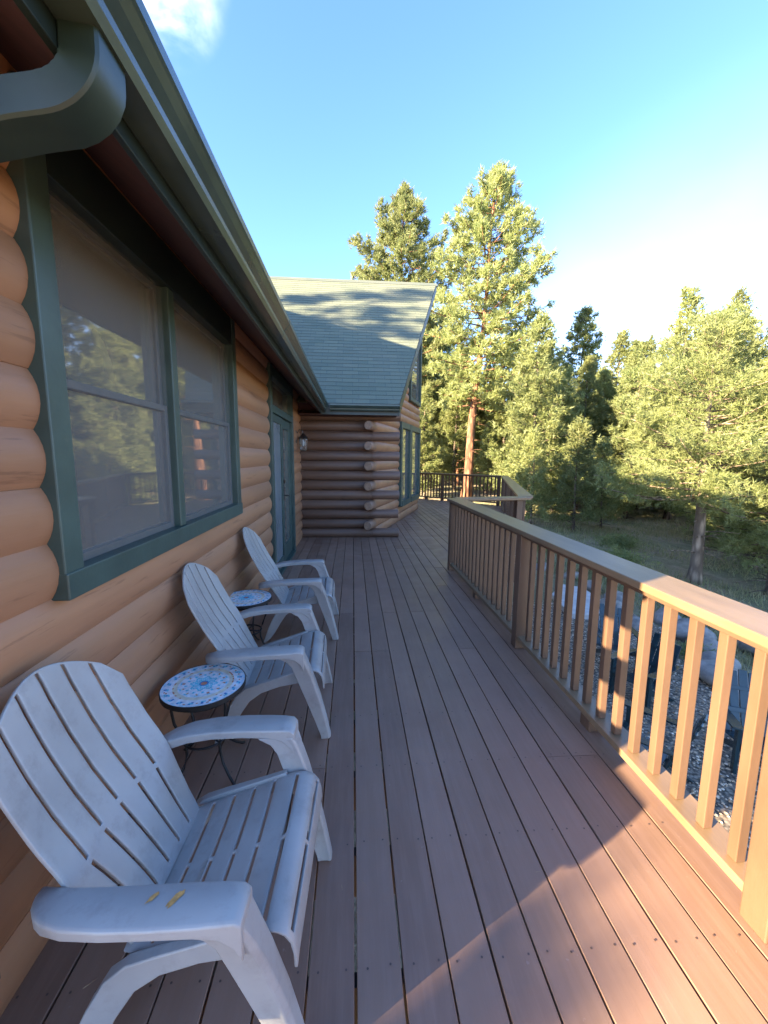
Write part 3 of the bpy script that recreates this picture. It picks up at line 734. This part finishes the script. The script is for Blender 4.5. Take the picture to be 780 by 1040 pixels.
        for x, zt, zb, yi, yo in ((.225, .392, .320, .240, .262), (.10, .352, .300, .236, .262), (.0, .322, .268, .232, .262), (-.07, .298, .222, .230, .262), (-.12, .262, .160, .232, .270), (-.165, .19, .085, .238, .280), (-.20, .115, .03, .244, .288), (-.228, .03, .0, .248, .292), (-.236, .012, 0, .248, .292)):
            rings.append([(x, s * yi, zt), (x, s * yo, zt), (x + (zt - zb) * .25, s * yo, zb), (x + (zt - zb) * .25, s * yi, zb)])
        q.loft(rings); q.ob('rear_leg', M_resin, root, auto=True, bevel=.004)
    return root
chair = make_chair()
chairs = [(-.485, 1.135, R(-2.5), 'nearest white slatted resin chair with orange smears on its armrest'),
          (-.525, 2.345, R(2), 'middle white slatted resin chair, between the two mosaic tables'),
          (-.525, 3.565, R(2), 'farthest white slatted resin chair, closest to the patio door')]
objs = []
for i, (x, y, rz, lb) in enumerate(chairs):
    o = chair if i == 0 else copy_tree(chair)
    o.location = (x, y, 0); o.rotation_euler.z = rz; tag(o, lb, 'chair', 'white resin chairs along the log wall'); objs.append(o)
rg = random.Random(3)
for cx, cy, l_, w_, an in ((.038, -.302, .032, .010, .9), (.092, -.306, .045, .015, 1.0)):
    q = MB(); pts = []
    for k in range(14):
        a_ = 2 * math.pi * k / 14; rr = 1 + .28 * rg.uniform(-1, 1)
        px, py = l_ / 2 * math.cos(a_) * rr, w_ / 2 * math.sin(a_) * rr
        pts.append((cx + px * math.cos(an) - py * math.sin(an), cy + px * math.sin(an) + py * math.cos(an), .5474))
    q.add(pts, [tuple(range(14))])
    q.ob('paint_smear', M_smear, objs[0])

# ------------------------------------------------------------------ mosaic side tables
def make_table():
    root = empty('mosaic_table')
    Rt, Zt = .193, .455
    keys = list(MOS); ki = {k: i for i, k in enumerate(keys)}
    radii = np.linspace(0, Rt - .004, 27); nth = 96
    q = MB(); rg = random.Random(8)
    for i in range(26):
        for j in range(nth):
            r0, r1 = radii[i], radii[i + 1]; t0, t1 = 2 * math.pi * j / nth, 2 * math.pi * (j + 1) / nth
            rm = (r0 + r1) / 2 / Rt; th = (t0 + t1) / 2
            pet = .30 + .045 * math.cos(8 * th); rnd = rg.random()
            if rm < .07: m_ = 'orange'
            elif rm < .12: m_ = 'blue'
            elif rm < pet - .1: m_ = 'turq' if rnd < .7 else 'pale'
            elif rm < pet - .06: m_ = 'pale'
            elif rm < pet: m_ = 'turq'
            elif rm < .60:
                mot = math.cos(12 * th); m_ = 'white'
                if .44 < rm < .53 and mot > .75: m_ = 'orange' if rnd < .6 else 'cream'
                elif .38 < rm < .44 and math.cos(12 * th + math.pi) > .7: m_ = 'turq'
                elif .53 < rm < .57 and mot > .2: m_ = 'turq' if mot > .8 else 'pale'
                elif rnd < .12: m_ = 'pale'
            elif rm < .66: m_ = 'cream'
            elif rm < .71: m_ = 'cream' if rnd < .7 else 'orange'
            elif rm < .79: m_ = 'white'
            elif rm < .90:
                w_ = math.cos(20 * th + 14 * (rm - .84)); m_ = 'blue' if w_ > .93 else ('turq' if w_ > .55 else ('pale' if w_ > .1 else 'white'))
                if w_ < -.85: m_ = 'orange' if rnd < .3 else 'white'
            else: m_ = 'pale' if rnd < .5 else 'white'
            if i == 0: q.add([(0, 0, Zt), (r1 * math.cos(t0), r1 * math.sin(t0), Zt), (r1 * math.cos(t1), r1 * math.sin(t1), Zt)], [(0, 1, 2)], ki[m_])
            else: q.add([(r0 * math.cos(t0), r0 * math.sin(t0), Zt), (r1 * math.cos(t0), r1 * math.sin(t0), Zt), (r1 * math.cos(t1), r1 * math.sin(t1), Zt), (r0 * math.cos(t1), r0 * math.sin(t1), Zt)], [(0, 1, 2, 3)], ki[m_])
    top = q.ob('tabletop', [MOS[k] for k in keys], root)
    q = MB(); q.lathe((0, 0, Zt), [(Rt - .004, .0008), (Rt - .001, .001), (Rt, -.002), (Rt, -.022), (Rt - .006, -.024), (.01, -.0225)], 48, cap=False); q.ob('rim', M_iron, root, auto=True)
    for k in range(4):
        a_ = R(-38 + 90 * k); c_, s_ = math.cos(a_), math.sin(a_)
        pf = [(.165, .435), (.165, .40), (.155, .33), (.125, .25), (.105, .19), (.105, .14), (.125, .085), (.165, .040), (.20, .012), (.215, .006)]
        q = MB(); q.tube([(r_ * c_, r_ * s_, z_) for r_, z_ in pf], .0065, 8); q.ob('leg', M_iron, root, smooth=True)
    q = MB(); n = 32
    for rr, zz in ((.16, .415), (.105, .185)):
        q.tube([(rr * math.cos(2 * math.pi * k / n), rr * math.sin(2 * math.pi * k / n), zz) for k in range(n + 1)], .0055, 6)
    for k in range(2):
        a_ = R(-38 + 90 * k); q.tube([(-.105 * math.cos(a_), -.105 * math.sin(a_), .186), (.105 * math.cos(a_), .105 * math.sin(a_), .186)], .005, 6)
    q.ob('ring_stretcher', M_iron, root, smooth=True)
    return root
tb = make_table(); tb.location = (-.725, 1.885, 0); tag(tb, 'round mosaic side table with black legs behind the nearest chair', 'side table', 'mosaic side tables')
t2 = copy_tree(tb); t2.location = (-.835, 3.10, 0); t2.rotation_euler.z = .5; tag(t2, 'round mosaic side table tucked between the middle and farthest chairs', 'side table', 'mosaic side tables')

# ------------------------------------------------------------------ patio chairs below the deck
def make_adirondack():
    root = empty('patio_chair')
    def part(name, fn, bev=.004):
        q = MB(); fn(q); return q.ob(name, M_teal, root, bevel=bev)
    def seat(q):
        for i in range(6):
            x = .30 - .085 * i; z = .37 - .022 * i; q.box((x, 0, z), (.075, .50, .02), 0, Matrix.Rotation(R(-14), 3, 'Y'))
    part('seat', seat)
    def back(q):
        for i in range(5):
            y = (i - 2) * .105; top = .95 - .02 * (i - 2) ** 2
            a = Vector((-.17, y * .9, .22)); b = Vector((-.17 - (top - .22) * .42, y * 1.12, top)); c = (a + b) / 2; l_ = (b - a).length
            ang = math.atan2(b.x - a.x, b.z - a.z)
            q.box(c, (.02, .092, l_), 0, Matrix.Rotation(ang, 3, 'Y'))
        q.box((-.27, 0, .50), (.03, .50, .06), 0, Matrix.Rotation(R(-22), 3, 'Y')); q.box((-.385, 0, .74), (.03, .52, .05), 0, Matrix.Rotation(R(-22), 3, 'Y'))
    part('backrest', back)
    for s in (-1, 1):
        def arm(q):
            pts = [(.36, .25), (.38, .30), (.36, .37), (.20, .385), (-.2, .36), (-.36, .33), (-.36, .28), (.1, .26)]
            q.loft([[(x, s * y, z) for x, y in pts] for z in (.585, .607)])
        part('armrest', arm)
        part('leg', lambda q: q.b2((.24, s * .262, 0), (.32, s * .30, .584)))
        part('leg', lambda q: q.add([(.33, s * .235, .40), (.33, s * .260, .40), (-.42, s * .26, .02), (-.42, s * .235, .02), (.33, s * .235, .30), (.33, s * .26, .30), (-.36, s * .26, 0), (-.36, s * .235, 0)], [(0, 1, 2, 3), (7, 6, 5, 4), (0, 4, 5, 1), (3, 2, 6, 7), (0, 3, 7, 4), (1, 5, 6, 2)]))
    return root
pc = make_adirondack()
for i, (x, y, a, lb) in enumerate([(2.80, 3.28, 128, 'dark teal slatted patio chair on gravel, seen just below the bottom rail'),
                                   (3.98, 3.36, 245, 'dark teal slatted patio chair beside the boulders, nearest the foreground post'),
                                   (3.86, 5.35, 255, 'small looking dark teal patio chair out on the gravel, farthest of the patio chairs'),
                                   (3.62, 4.45, 200, 'dark teal patio chair turned side on, between the two nearer patio chairs')]):
    o = pc if i == 0 else copy_tree(pc)
    o.location = (x * 1.22, y * 1.22, -2.10); o.rotation_euler.z = R(a); tag(o, lb, 'patio chair', 'teal chairs on the gravel patio')

# ------------------------------------------------------------------ rocks, slab, gravel
def rock_mesh(seed, size):
    rg = np.random.RandomState(seed); bm = bmesh.new(); bmesh.ops.create_icosphere(bm, subdivisions=3, radius=1)
    ks = rg.normal(size=(6, 3)); ph = rg.uniform(0, 6, 6)
    pl = rg.normal(size=(5, 3)); pl /= np.linalg.norm(pl, axis=1)[:, None]
    for v in bm.verts:
        p = np.array(v.co); d = 1 + .07 * sum(math.sin(1.6 * k.dot(p) + h) for k, h in zip(ks, ph))
        for n_ in pl:
            dd = p.dot(n_) * d
            if dd > .72: d *= .72 / dd * .5 + .5
        v.co = Vector(p * d * np.array(size))
    me = bpy.data.meshes.new('boulder'); bm.to_mesh(me); bm.free(); me.materials.append(M_rock)
    me.polygons.foreach_set('use_smooth', [True] * len(me.polygons)); return me
RK = [(5.72, 6.1, .34, 'big pale boulder at the bend of the gravel edge'), (5.0, 4.80, .30, 'rounded grey boulder behind the near teal chairs'), (5.02, 4.38, .28, 'long low boulder nearest the right frame edge'),
      (5.88, 6.75, .24, None), (5.55, 5.55, .27, 'pale boulder wedged between two larger ones'), (5.3, 5.15, .24, None), (5.45, 8.5, .22, None), (5.4, 9.25, .20, None), (5.15, 7.35, .26, 'squat boulder near the pale stone slab'), (5.1, 6.5, .20, None), (5.6, 7.8, .26, None), (6.5, 5.5, .34, 'dark flat boulder on the grass above the gravel'), (4.85, 3.7, .26, None), (6.9, 6.3, .22, None), (5.0, 9.9, .2, None), (4.9, 2.9, .25, None), (6.2, 5.0, .2, None), (7.2, 5.2, .27, None)]
for i, (x, y, r_, lb) in enumerate(RK):
    me = rock_mesh(i + 11, (r_ * 1.45, r_ * 1.15, r_ * .8)); o = bpy.data.objects.new('boulder', me); C.objects.link(o)
    x *= 1.22; y *= 1.22; o.location = (x, y, max(-2.1, terrain_z(x, y)) + r_ * .3); o.rotation_euler = (.1, .1, i * 1.3)
    if lb: tag(o, lb, 'boulder')
    else: tag(o, 'small grey boulder edging the gravel patio', 'boulder', 'small boulders along the gravel edge')
q = MB(); q.loft([[(x * 1.2, y * 1.2, z) for x, y in ((4.15, 7.1), (4.75, 6.95), (5.2, 7.5), (5.3, 8.6), (4.95, 8.85), (4.35, 8.2))] for z in (-2.11, -1.97)])
tag(q.ob('stone_slab', M_slab, bevel=.02), 'flat pale stone slab lying at the far end of the gravel', 'stone slab')
def blades_obj(name, P, D, Ln, Wd, mat):
    """one mesh of narrow triangles; P points, D unit directions"""
    n = len(P); rg = np.random.RandomState(len(P) % 9973)
    side = np.cross(D, rg.normal(size=(n, 3))); side /= np.linalg.norm(side, axis=1)[:, None] + 1e-9
    V = np.empty((n, 3, 3)); V[:, 0] = P - side * Wd[:, None]; V[:, 1] = P + side * Wd[:, None]; V[:, 2] = P + D * Ln[:, None]
    me = bpy.data.meshes.new(name); me.vertices.add(3 * n); me.loops.add(3 * n); me.polygons.add(n)
    me.vertices.foreach_set('co', V.ravel()); me.loops.foreach_set('vertex_index', np.arange(3 * n, dtype=np.int32))
    me.polygons.foreach_set('loop_start', np.arange(0, 3 * n, 3, dtype=np.int32)); me.update(); me.validate(); me.materials.append(mat)
    return me
rg = np.random.RandomState(5)
# pebbles lying on the gravel
def in_poly(x, y, poly):
    c = False; j = len(poly) - 1
    for i in range(len(poly)):
        if (poly[i][1] > y) != (poly[j][1] > y) and x < (poly[j][0] - poly[i][0]) * (y - poly[i][1]) / (poly[j][1] - poly[i][1]) + poly[i][0]: c = not c
        j = i
    return c
q = MB(); n_ = 0
octa = [(1, 0, 0), (0, 1, 0), (-1, 0, 0), (0, -1, 0), (0, 0, 1), (0, 0, -.6)]; of = [(0, 1, 4), (1, 2, 4), (2, 3, 4), (3, 0, 4), (1, 0, 5), (2, 1, 5), (3, 2, 5), (0, 3, 5)]
while n_ < 14000:
    x, y = rg.uniform(1.4, 6.8), rg.uniform(.5, 11.9)
    if not in_poly(x, y, PATIO): continue
    s_ = rg.uniform(.012, .028); a_ = rg.uniform(0, 6.28); ca, sa = math.cos(a_), math.sin(a_); k2 = rg.uniform(.6, 1)
    q.add([(x + s_ * (ca * a - sa * b * k2), y + s_ * (sa * a + ca * b * k2), -2.10 + s_ * .6 * c + .004) for a, b, c in octa], of); n_ += 1
me_o = bpy.data.meshes.new('gravel'); me_o.from_pydata(q.v, [], q.f); me_o.materials.append(M_pebble); go = bpy.data.objects.new('gravel', me_o); C.objects.link(go)
tag(go, 'loose tan and grey gravel covering the patio', 'gravel', kind='stuff')
# grass
P = []
while len(P) < 60000:
    x, y = 5.0 + 14 * rg.uniform(0, 1) ** 1.5, 1.5 + 24 * rg.uniform(0, 1) ** 1.2
    if in_poly(x, y, PATIO): continue
    if math.sin(x * .9 + 1.3 * math.sin(y * .5)) * math.sin(y * .8 + x * .3) + rg.uniform(-.7, .7) < -.15: continue
    P.append((x, y, terrain_z(x, y) - .01))
P = np.array(P); D = rg.normal(size=P.shape) * .35; D[:, 2] = 1; D /= np.linalg.norm(D, axis=1)[:, None]
me = blades_obj('grass', P, D, rg.uniform(.08, .26, len(P)), rg.uniform(.006, .014, len(P)), M_grass)
o = bpy.data.objects.new('grass', me); C.objects.link(o); tag(o, 'rough green grass growing on the slope below the deck', 'grass', kind='stuff')

# ------------------------------------------------------------------ trees
def pine_parts(seed, H, base, Rad, nb, shape, tl, bl, wd, trunk_r, lean=(0, 0), tw=7, mat=None, bark=None, upsweep=.35, dead=0, clump=1.0):
    rg = np.random.RandomState(seed)
    axis = lambda z: np.array([lean[0] * z / H + .10 * math.sin(z * .5 + seed) * min(1, z / 4), lean[1] * z / H + .10 * math.cos(z * .43 + seed) * min(1, z / 4), z])
    q = MB(); zz = np.linspace(0, H * .98, 16); q.tube([axis(z) for z in zz], [trunk_r * (1 - .93 * (z / H) ** .9) * (1.25 if i == 0 else 1) for i, z in enumerate(zz)], 10)
    Pt = []; Dr = []
    ga = 2.399963
    for i in range(nb):
        t = (i + rg.uniform(0, .8)) / nb; z = base + (H * .985 - base) * t
        ang = i * ga + rg.uniform(-.5, .5); ln = Rad * shape(t) * rg.uniform(.62, 1.12)
        if ln < .12: ln = .12
        pit = upsweep * (t * 1.3 - .25) + rg.uniform(-.15, .15)
        d = np.array([math.cos(ang) * math.cos(pit), math.sin(ang) * math.cos(pit), math.sin(pit)])
        o = axis(z); pts = [o + d * ln * s + np.array([0, 0, ln * .16 * s * s - .05 * ln * s]) for s in (0, .35, .7, 1)]
        r0 = max(.012, trunk_r * .20 * (1 - t * .7)); q.tube(pts, [r0, r0 * .75, r0 * .5, r0 * .2], 4)
        ms = max(3, int(ln * 5.2 * clump))
        for _ in range(ms):
            s = rg.uniform(.22, 1.0) ** .75
            p = o + d * ln * s + np.array([0, 0, ln * .16 * s * s - .05 * ln * s])
            lat = np.cross(d, [0, 0, 1]); lat /= np.linalg.norm(lat) + 1e-9
            off = rg.uniform(-1, 1) * (.10 + .30 * ln * (1.1 - s)); vert = rg.uniform(-.06, .20) * (1 + .25 * ln)
            c = p + lat * off + np.array([0, 0, vert])
            dd = d * .7 + lat * np.sign(off) * .35 + np.array([0, 0, .45]); 
            for _2 in range(tw):
                Pt.append(c + rg.normal(size=3) * .10); Dr.append(dd)
    for i in range(dead):
        z = base * rg.uniform(.25, 1.0); ang = rg.uniform(0, 6.28); ln = rg.uniform(.3, 1.4); o = axis(z)
        e = o + np.array([math.cos(ang), math.sin(ang), rg.uniform(-.25, .15)]) * ln; m_ = (o + e) / 2 + np.array([0, 0, .05]); q.tube([o, m_, e], [.022, .014, .005], 4)
    Pt = np.repeat(np.array(Pt), bl, axis=0); Dr = np.repeat(np.array(Dr), bl, axis=0)
    D = Dr * .75 + rg.normal(size=Dr.shape) * .62; D /= np.linalg.norm(D, axis=1)[:, None] + 1e-9
    me = blades_obj('crown', Pt, D, rg.uniform(.7, 1.25, len(Pt)) * tl, rg.uniform(.7, 1.2, len(Pt)) * wd, mat)
    tm = bpy.data.meshes.new('trunk'); tm.from_pydata([tuple(p) for p in q.v], [], q.f); tm.materials.append(bark); tm.polygons.foreach_set('use_smooth', [True] * len(tm.polygons))
    return tm, me
def plant_tree(parts, x, y, label, group=None, s=1, rz=0, z=None, name='pine_tree'):
    root = empty(name, (x, y, (terrain_z(x, y) - .05) if z is None else z), rz); root.scale = (s, s, s)
    for nm, me in zip(('trunk', 'crown'), parts):
        o = bpy.data.objects.new(nm, me); C.objects.link(o); o.parent = root
    return tag(root, label, 'tree', group)
cone = lambda t: (1 - t) ** .75 * (.55 + .45 * min(1, t * 6)) + .04
pond = lambda t: (.45 + .9 * math.sin(math.pi * min(1, t * .85 + .12))) * (1 - t ** 5) * .72 + .03
young = lambda t: (1 - t) ** .62 * (.75 + .25 * min(1, t * 5)) + .05
main = pine_parts(21, 21.5, 6.3, 4.3, 148, pond, .30, 5, .030, .33, (1.7, 1.2), 8, M_ndl_y, M_bark_o, .45, 26)
plant_tree(main, 7.55, 26.4, 'tallest ponderosa pine with a bare orange trunk, rising above the far roof corner')
lft = pine_parts(33, 24.3, 6.0, 5.2, 170, pond, .32, 5, .034, .33, (.2, 0), 9, M_ndl_y, M_bark_o, .4, 8)
plant_tree(lft, 3.9, 35, 'pale pine whose crown shows above the shingle ridge')
lo = pine_parts(41, 15.0, 1.2, 3.0, 120, young, .30, 5, .034, .22, (0, 0), 8, M_ndl_y, M_bark_g, .4, 6)
Y1 = pine_parts(51, 10.6, .7, 2.75, 130, young, .24, 5, .026, .17, (.4, .2), 8, M_ndl_y, M_bark_g, .45, 8)
Y2 = pine_parts(61, 11.5, 1.0, 2.6, 120, cone, .26, 5, .028, .18, (0, .3), 8, M_ndl_g, M_bark_g, .4, 10)
B1 = pine_parts(71, 14.0, 1.6, 3.1, 125, young, .28, 5, .032, .2, (.2, 0), 8, M_ndl_g, M_bark_g, .4, 8)
S1_ = pine_parts(81, 5.0, .5, 1.35, 70, young, .19, 5, .022, .08, (.1, 0), 7, M_ndl_g, M_bark_g, .45, 4)
NR = pine_parts(91, 8.4, 2.6, 3.5, 120, young, .155, 10, .0105, .195, (.25, .4), 10, M_ndl_y, M_bark_p, .42, 16, .95)
NR2 = pine_parts(95, 8.0, 1.0, 2.4, 120, young, .16, 9, .011, .15, (0, .3), 9, M_ndl_y, M_bark_g, .42, 10, 1.1)
SP = pine_parts(99, 13.0, 2.0, 2.7, 85, cone, .28, 5, .030, .19, (.3, .1), 8, M_ndl_g, M_bark_g, .3, 14)
plant_tree(NR, 11.0, 11.75, 'bushy sunlit pine closest to the deck, its pale trunk forking low on the slope')
plant_tree(NR2, 12.9, 11.0, 'pale green pine cut off by the right edge of the picture', rz=1)
plant_tree(NR2, 14.6, 13.2, 'yellow green pine standing just behind the bushy sunlit pine', rz=3, s=1.05)
plant_tree(Y1, 9.6, 21.4, 'young full yellow green pine right of the tall orange trunk')
plant_tree(lo, 6.6, 38, 'bright pine filling the gap between the house wall and the tall orange trunk')
plant_tree(B1, 16.6, 29.5, 'dark blue green pine peeking over the young yellow green pine')
plant_tree(Y2, 17.6, 26.2, 'mid green pointed pine in the dip of the tree line', rz=2)
plant_tree(Y2, 14.2, 24.5, 'broad green pine to the right of the young yellow green pine', s=.82, rz=4)
plant_tree(S1_, 10.3, 17.8, 'small green pine standing alone at the meadow edge', rz=1)
plant_tree(S1_, 12.4, 19.0, 'little pine right of the small pine at the meadow edge', s=.85, rz=2.5)
plant_tree(S1_, 8.7, 18.9, 'little pine just behind the slanted far railing', s=.9, rz=4)
plant_tree(SP, 18.6, 22.2, 'sparse dark pine with a thin open top above the tree line', rz=1)
plant_tree(SP, 19.6, 20.0, 'thin dark pine spire near the right edge of the sky', s=.93, rz=3)
plant_tree(B1, 12.5, 33, 'dark pine behind the broad green pine', s=.8, rz=3)
# distant forest
def taken(x, y, pts, d): return any((x - a) ** 2 + (y - b) ** 2 < d * d for a, b in pts)
pts = [(7.55, 26.4), (9.6, 21.4), (11, 11.75), (3.3, 35), (6.6, 38)]
rr = random.Random(12); n_ = 0; tries = 0
far = [lo, Y2, Y1, lo, B1, lft]
while n_ < 150 and tries < 9000:
    tries += 1
    az = rr.uniform(-2, 70); dist = rr.uniform(27, 85) if az < 48 else rr.uniform(20, 60)
    x, y = dist * math.sin(R(az)), dist * math.cos(R(az))
    if taken(x, y, pts, 2.6): continue
    pts.append((x, y)); n_ += 1
    p = far[n_ % 6]; s = rr.uniform(.6, .95) * (1 if p is not lft else .62)
    if dist < 34: s *= .8
    plant_tree(p, x, y, 'pine among many in the forest behind the meadow', 'pines in the forest behind the meadow', s=s, rz=rr.uniform(0, 6.28))

for x, y, s_ in ((9.0, 41, 1.0), (11.6, 44, .95), (5.6, 47, 1.1), (8.3, 52, 1.1), (12.5, 37, .8)):
    plant_tree(lo, x, y, 'pine among many in the forest behind the meadow', 'pines in the forest behind the meadow', s=s_, rz=x)
# trees on the uphill side of the house, whose shadows reach the deck and the roof
plant_tree(pine_parts(123, 7.57, .6, 1.45, 90, young, .2, 6, .024, .1, (0, 0), 9, M_ndl_g, M_bark_g, .4, 3), -14, -6.15, 'young pine standing uphill beside the near end of the house')
plant_tree(pine_parts(133, 15.6, 6.0, 3.3, 34, pond, .3, 5, .032, .22, (0, .2), 7, M_ndl_g, M_bark_o, .4, 6), -17, 1.9, 'open crowned pine standing uphill behind the house')

# low shrubs on the slope and litter on the deck
def bush_mesh(seed, r, mat):
    rg = np.random.RandomState(seed); n = 260; P = rg.normal(size=(n, 3)) * np.array([r * .45, r * .45, r * .28]); P[:, 2] = np.abs(P[:, 2])
    P = np.repeat(P, 9, axis=0) + rg.normal(size=(n * 9, 3)) * .035
    D = rg.normal(size=P.shape) + P / r * .8; D[:, 2] += .6; D /= np.linalg.norm(D, axis=1)[:, None]
    return blades_obj('leafy_shrub', P, D, rg.uniform(.05, .11, len(P)), rg.uniform(.008, .014, len(P)), mat)
bm_ = [bush_mesh(5, .5, M_ndl_g), bush_mesh(6, .55, M_grass)]
for i, (x, y, s_, lb) in enumerate([(6.35, 6.6, .8, 'bright green shrub growing between the patio boulders'), (8.3, 8.4, 1.2, None), (9.6, 13.4, 1.5, None), (7.5, 11.5, 1.0, None), (11.0, 15.5, 1.6, None), (8.9, 10.0, .9, None), (7.2, 14.5, 1.2, None), (12.5, 9.0, 1.4, None), (9.2, 6.6, 1.0, None)]):
    o = bpy.data.objects.new('leafy_shrub', bm_[i % 2]); C.objects.link(o); o.location = (x, y, terrain_z(x, y) + .02); o.scale = (s_, s_, s_ * .8); o.rotation_euler.z = i
    if lb: tag(o, lb, 'shrub')
    else: tag(o, 'low straggly shrub on the grassy slope beyond the boulders', 'shrub', 'shrubs on the slope')
rg = np.random.RandomState(77); n = 120
P = np.stack([rg.uniform(-.9, 1.32, n), rg.uniform(.6, 7.4, n) ** 1.0, np.full(n, .004)], 1); an = rg.uniform(0, 6.28, n)
D = np.stack([np.cos(an), np.sin(an), rg.uniform(0, .06, n)], 1)
me = blades_obj('pine_needles', P, D, rg.uniform(.015, .05, n), rg.uniform(.0005, .001, n), simple('dry_needles', (.36, .24, .13), .8, .3, 30, bmp=0))
o = bpy.data.objects.new('pine_needles', me); C.objects.link(o); tag(o, 'dry pine needles scattered over the deck boards', 'needles', kind='stuff')

# more pines closing the gaps in the near forest edge
for x, y, p_, s_, lb in ((13.4, 28.5, lo, .72, 'bright pine behind the gap between the young pine and the broad green pine'), (16.2, 22.6, Y1, .95, 'full pale pine in the middle of the right hand tree line'), (20.5, 24.5, lo, .7, 'full pale pine behind the sparse spires on the right'), (12.2, 23.6, Y1, .8, 'short full pine tucked against the young yellow green pine'), (17.5, 17.5, Y1, .85, 'full pine filling in behind the bushy sunlit pine')):
    plant_tree(p_, x, y, lb, s=s_, rz=x * 3)

for x, y, p_, s_, lb in ((18.2, 25.5, lo, .68, 'round topped pine under the sparse spires on the right'), (16.0, 25.4, lo, .60, 'shorter full pine in the dip of the right hand tree line'), (21.0, 29.5, lo, .80, 'tall full pine set back behind the dip in the tree line'), (22.5, 25.0, lo, .74, 'full pine behind the bushy sunlit pine, near the right edge')):
    plant_tree(p_, x, y, lb, s=s_, rz=x * 2)
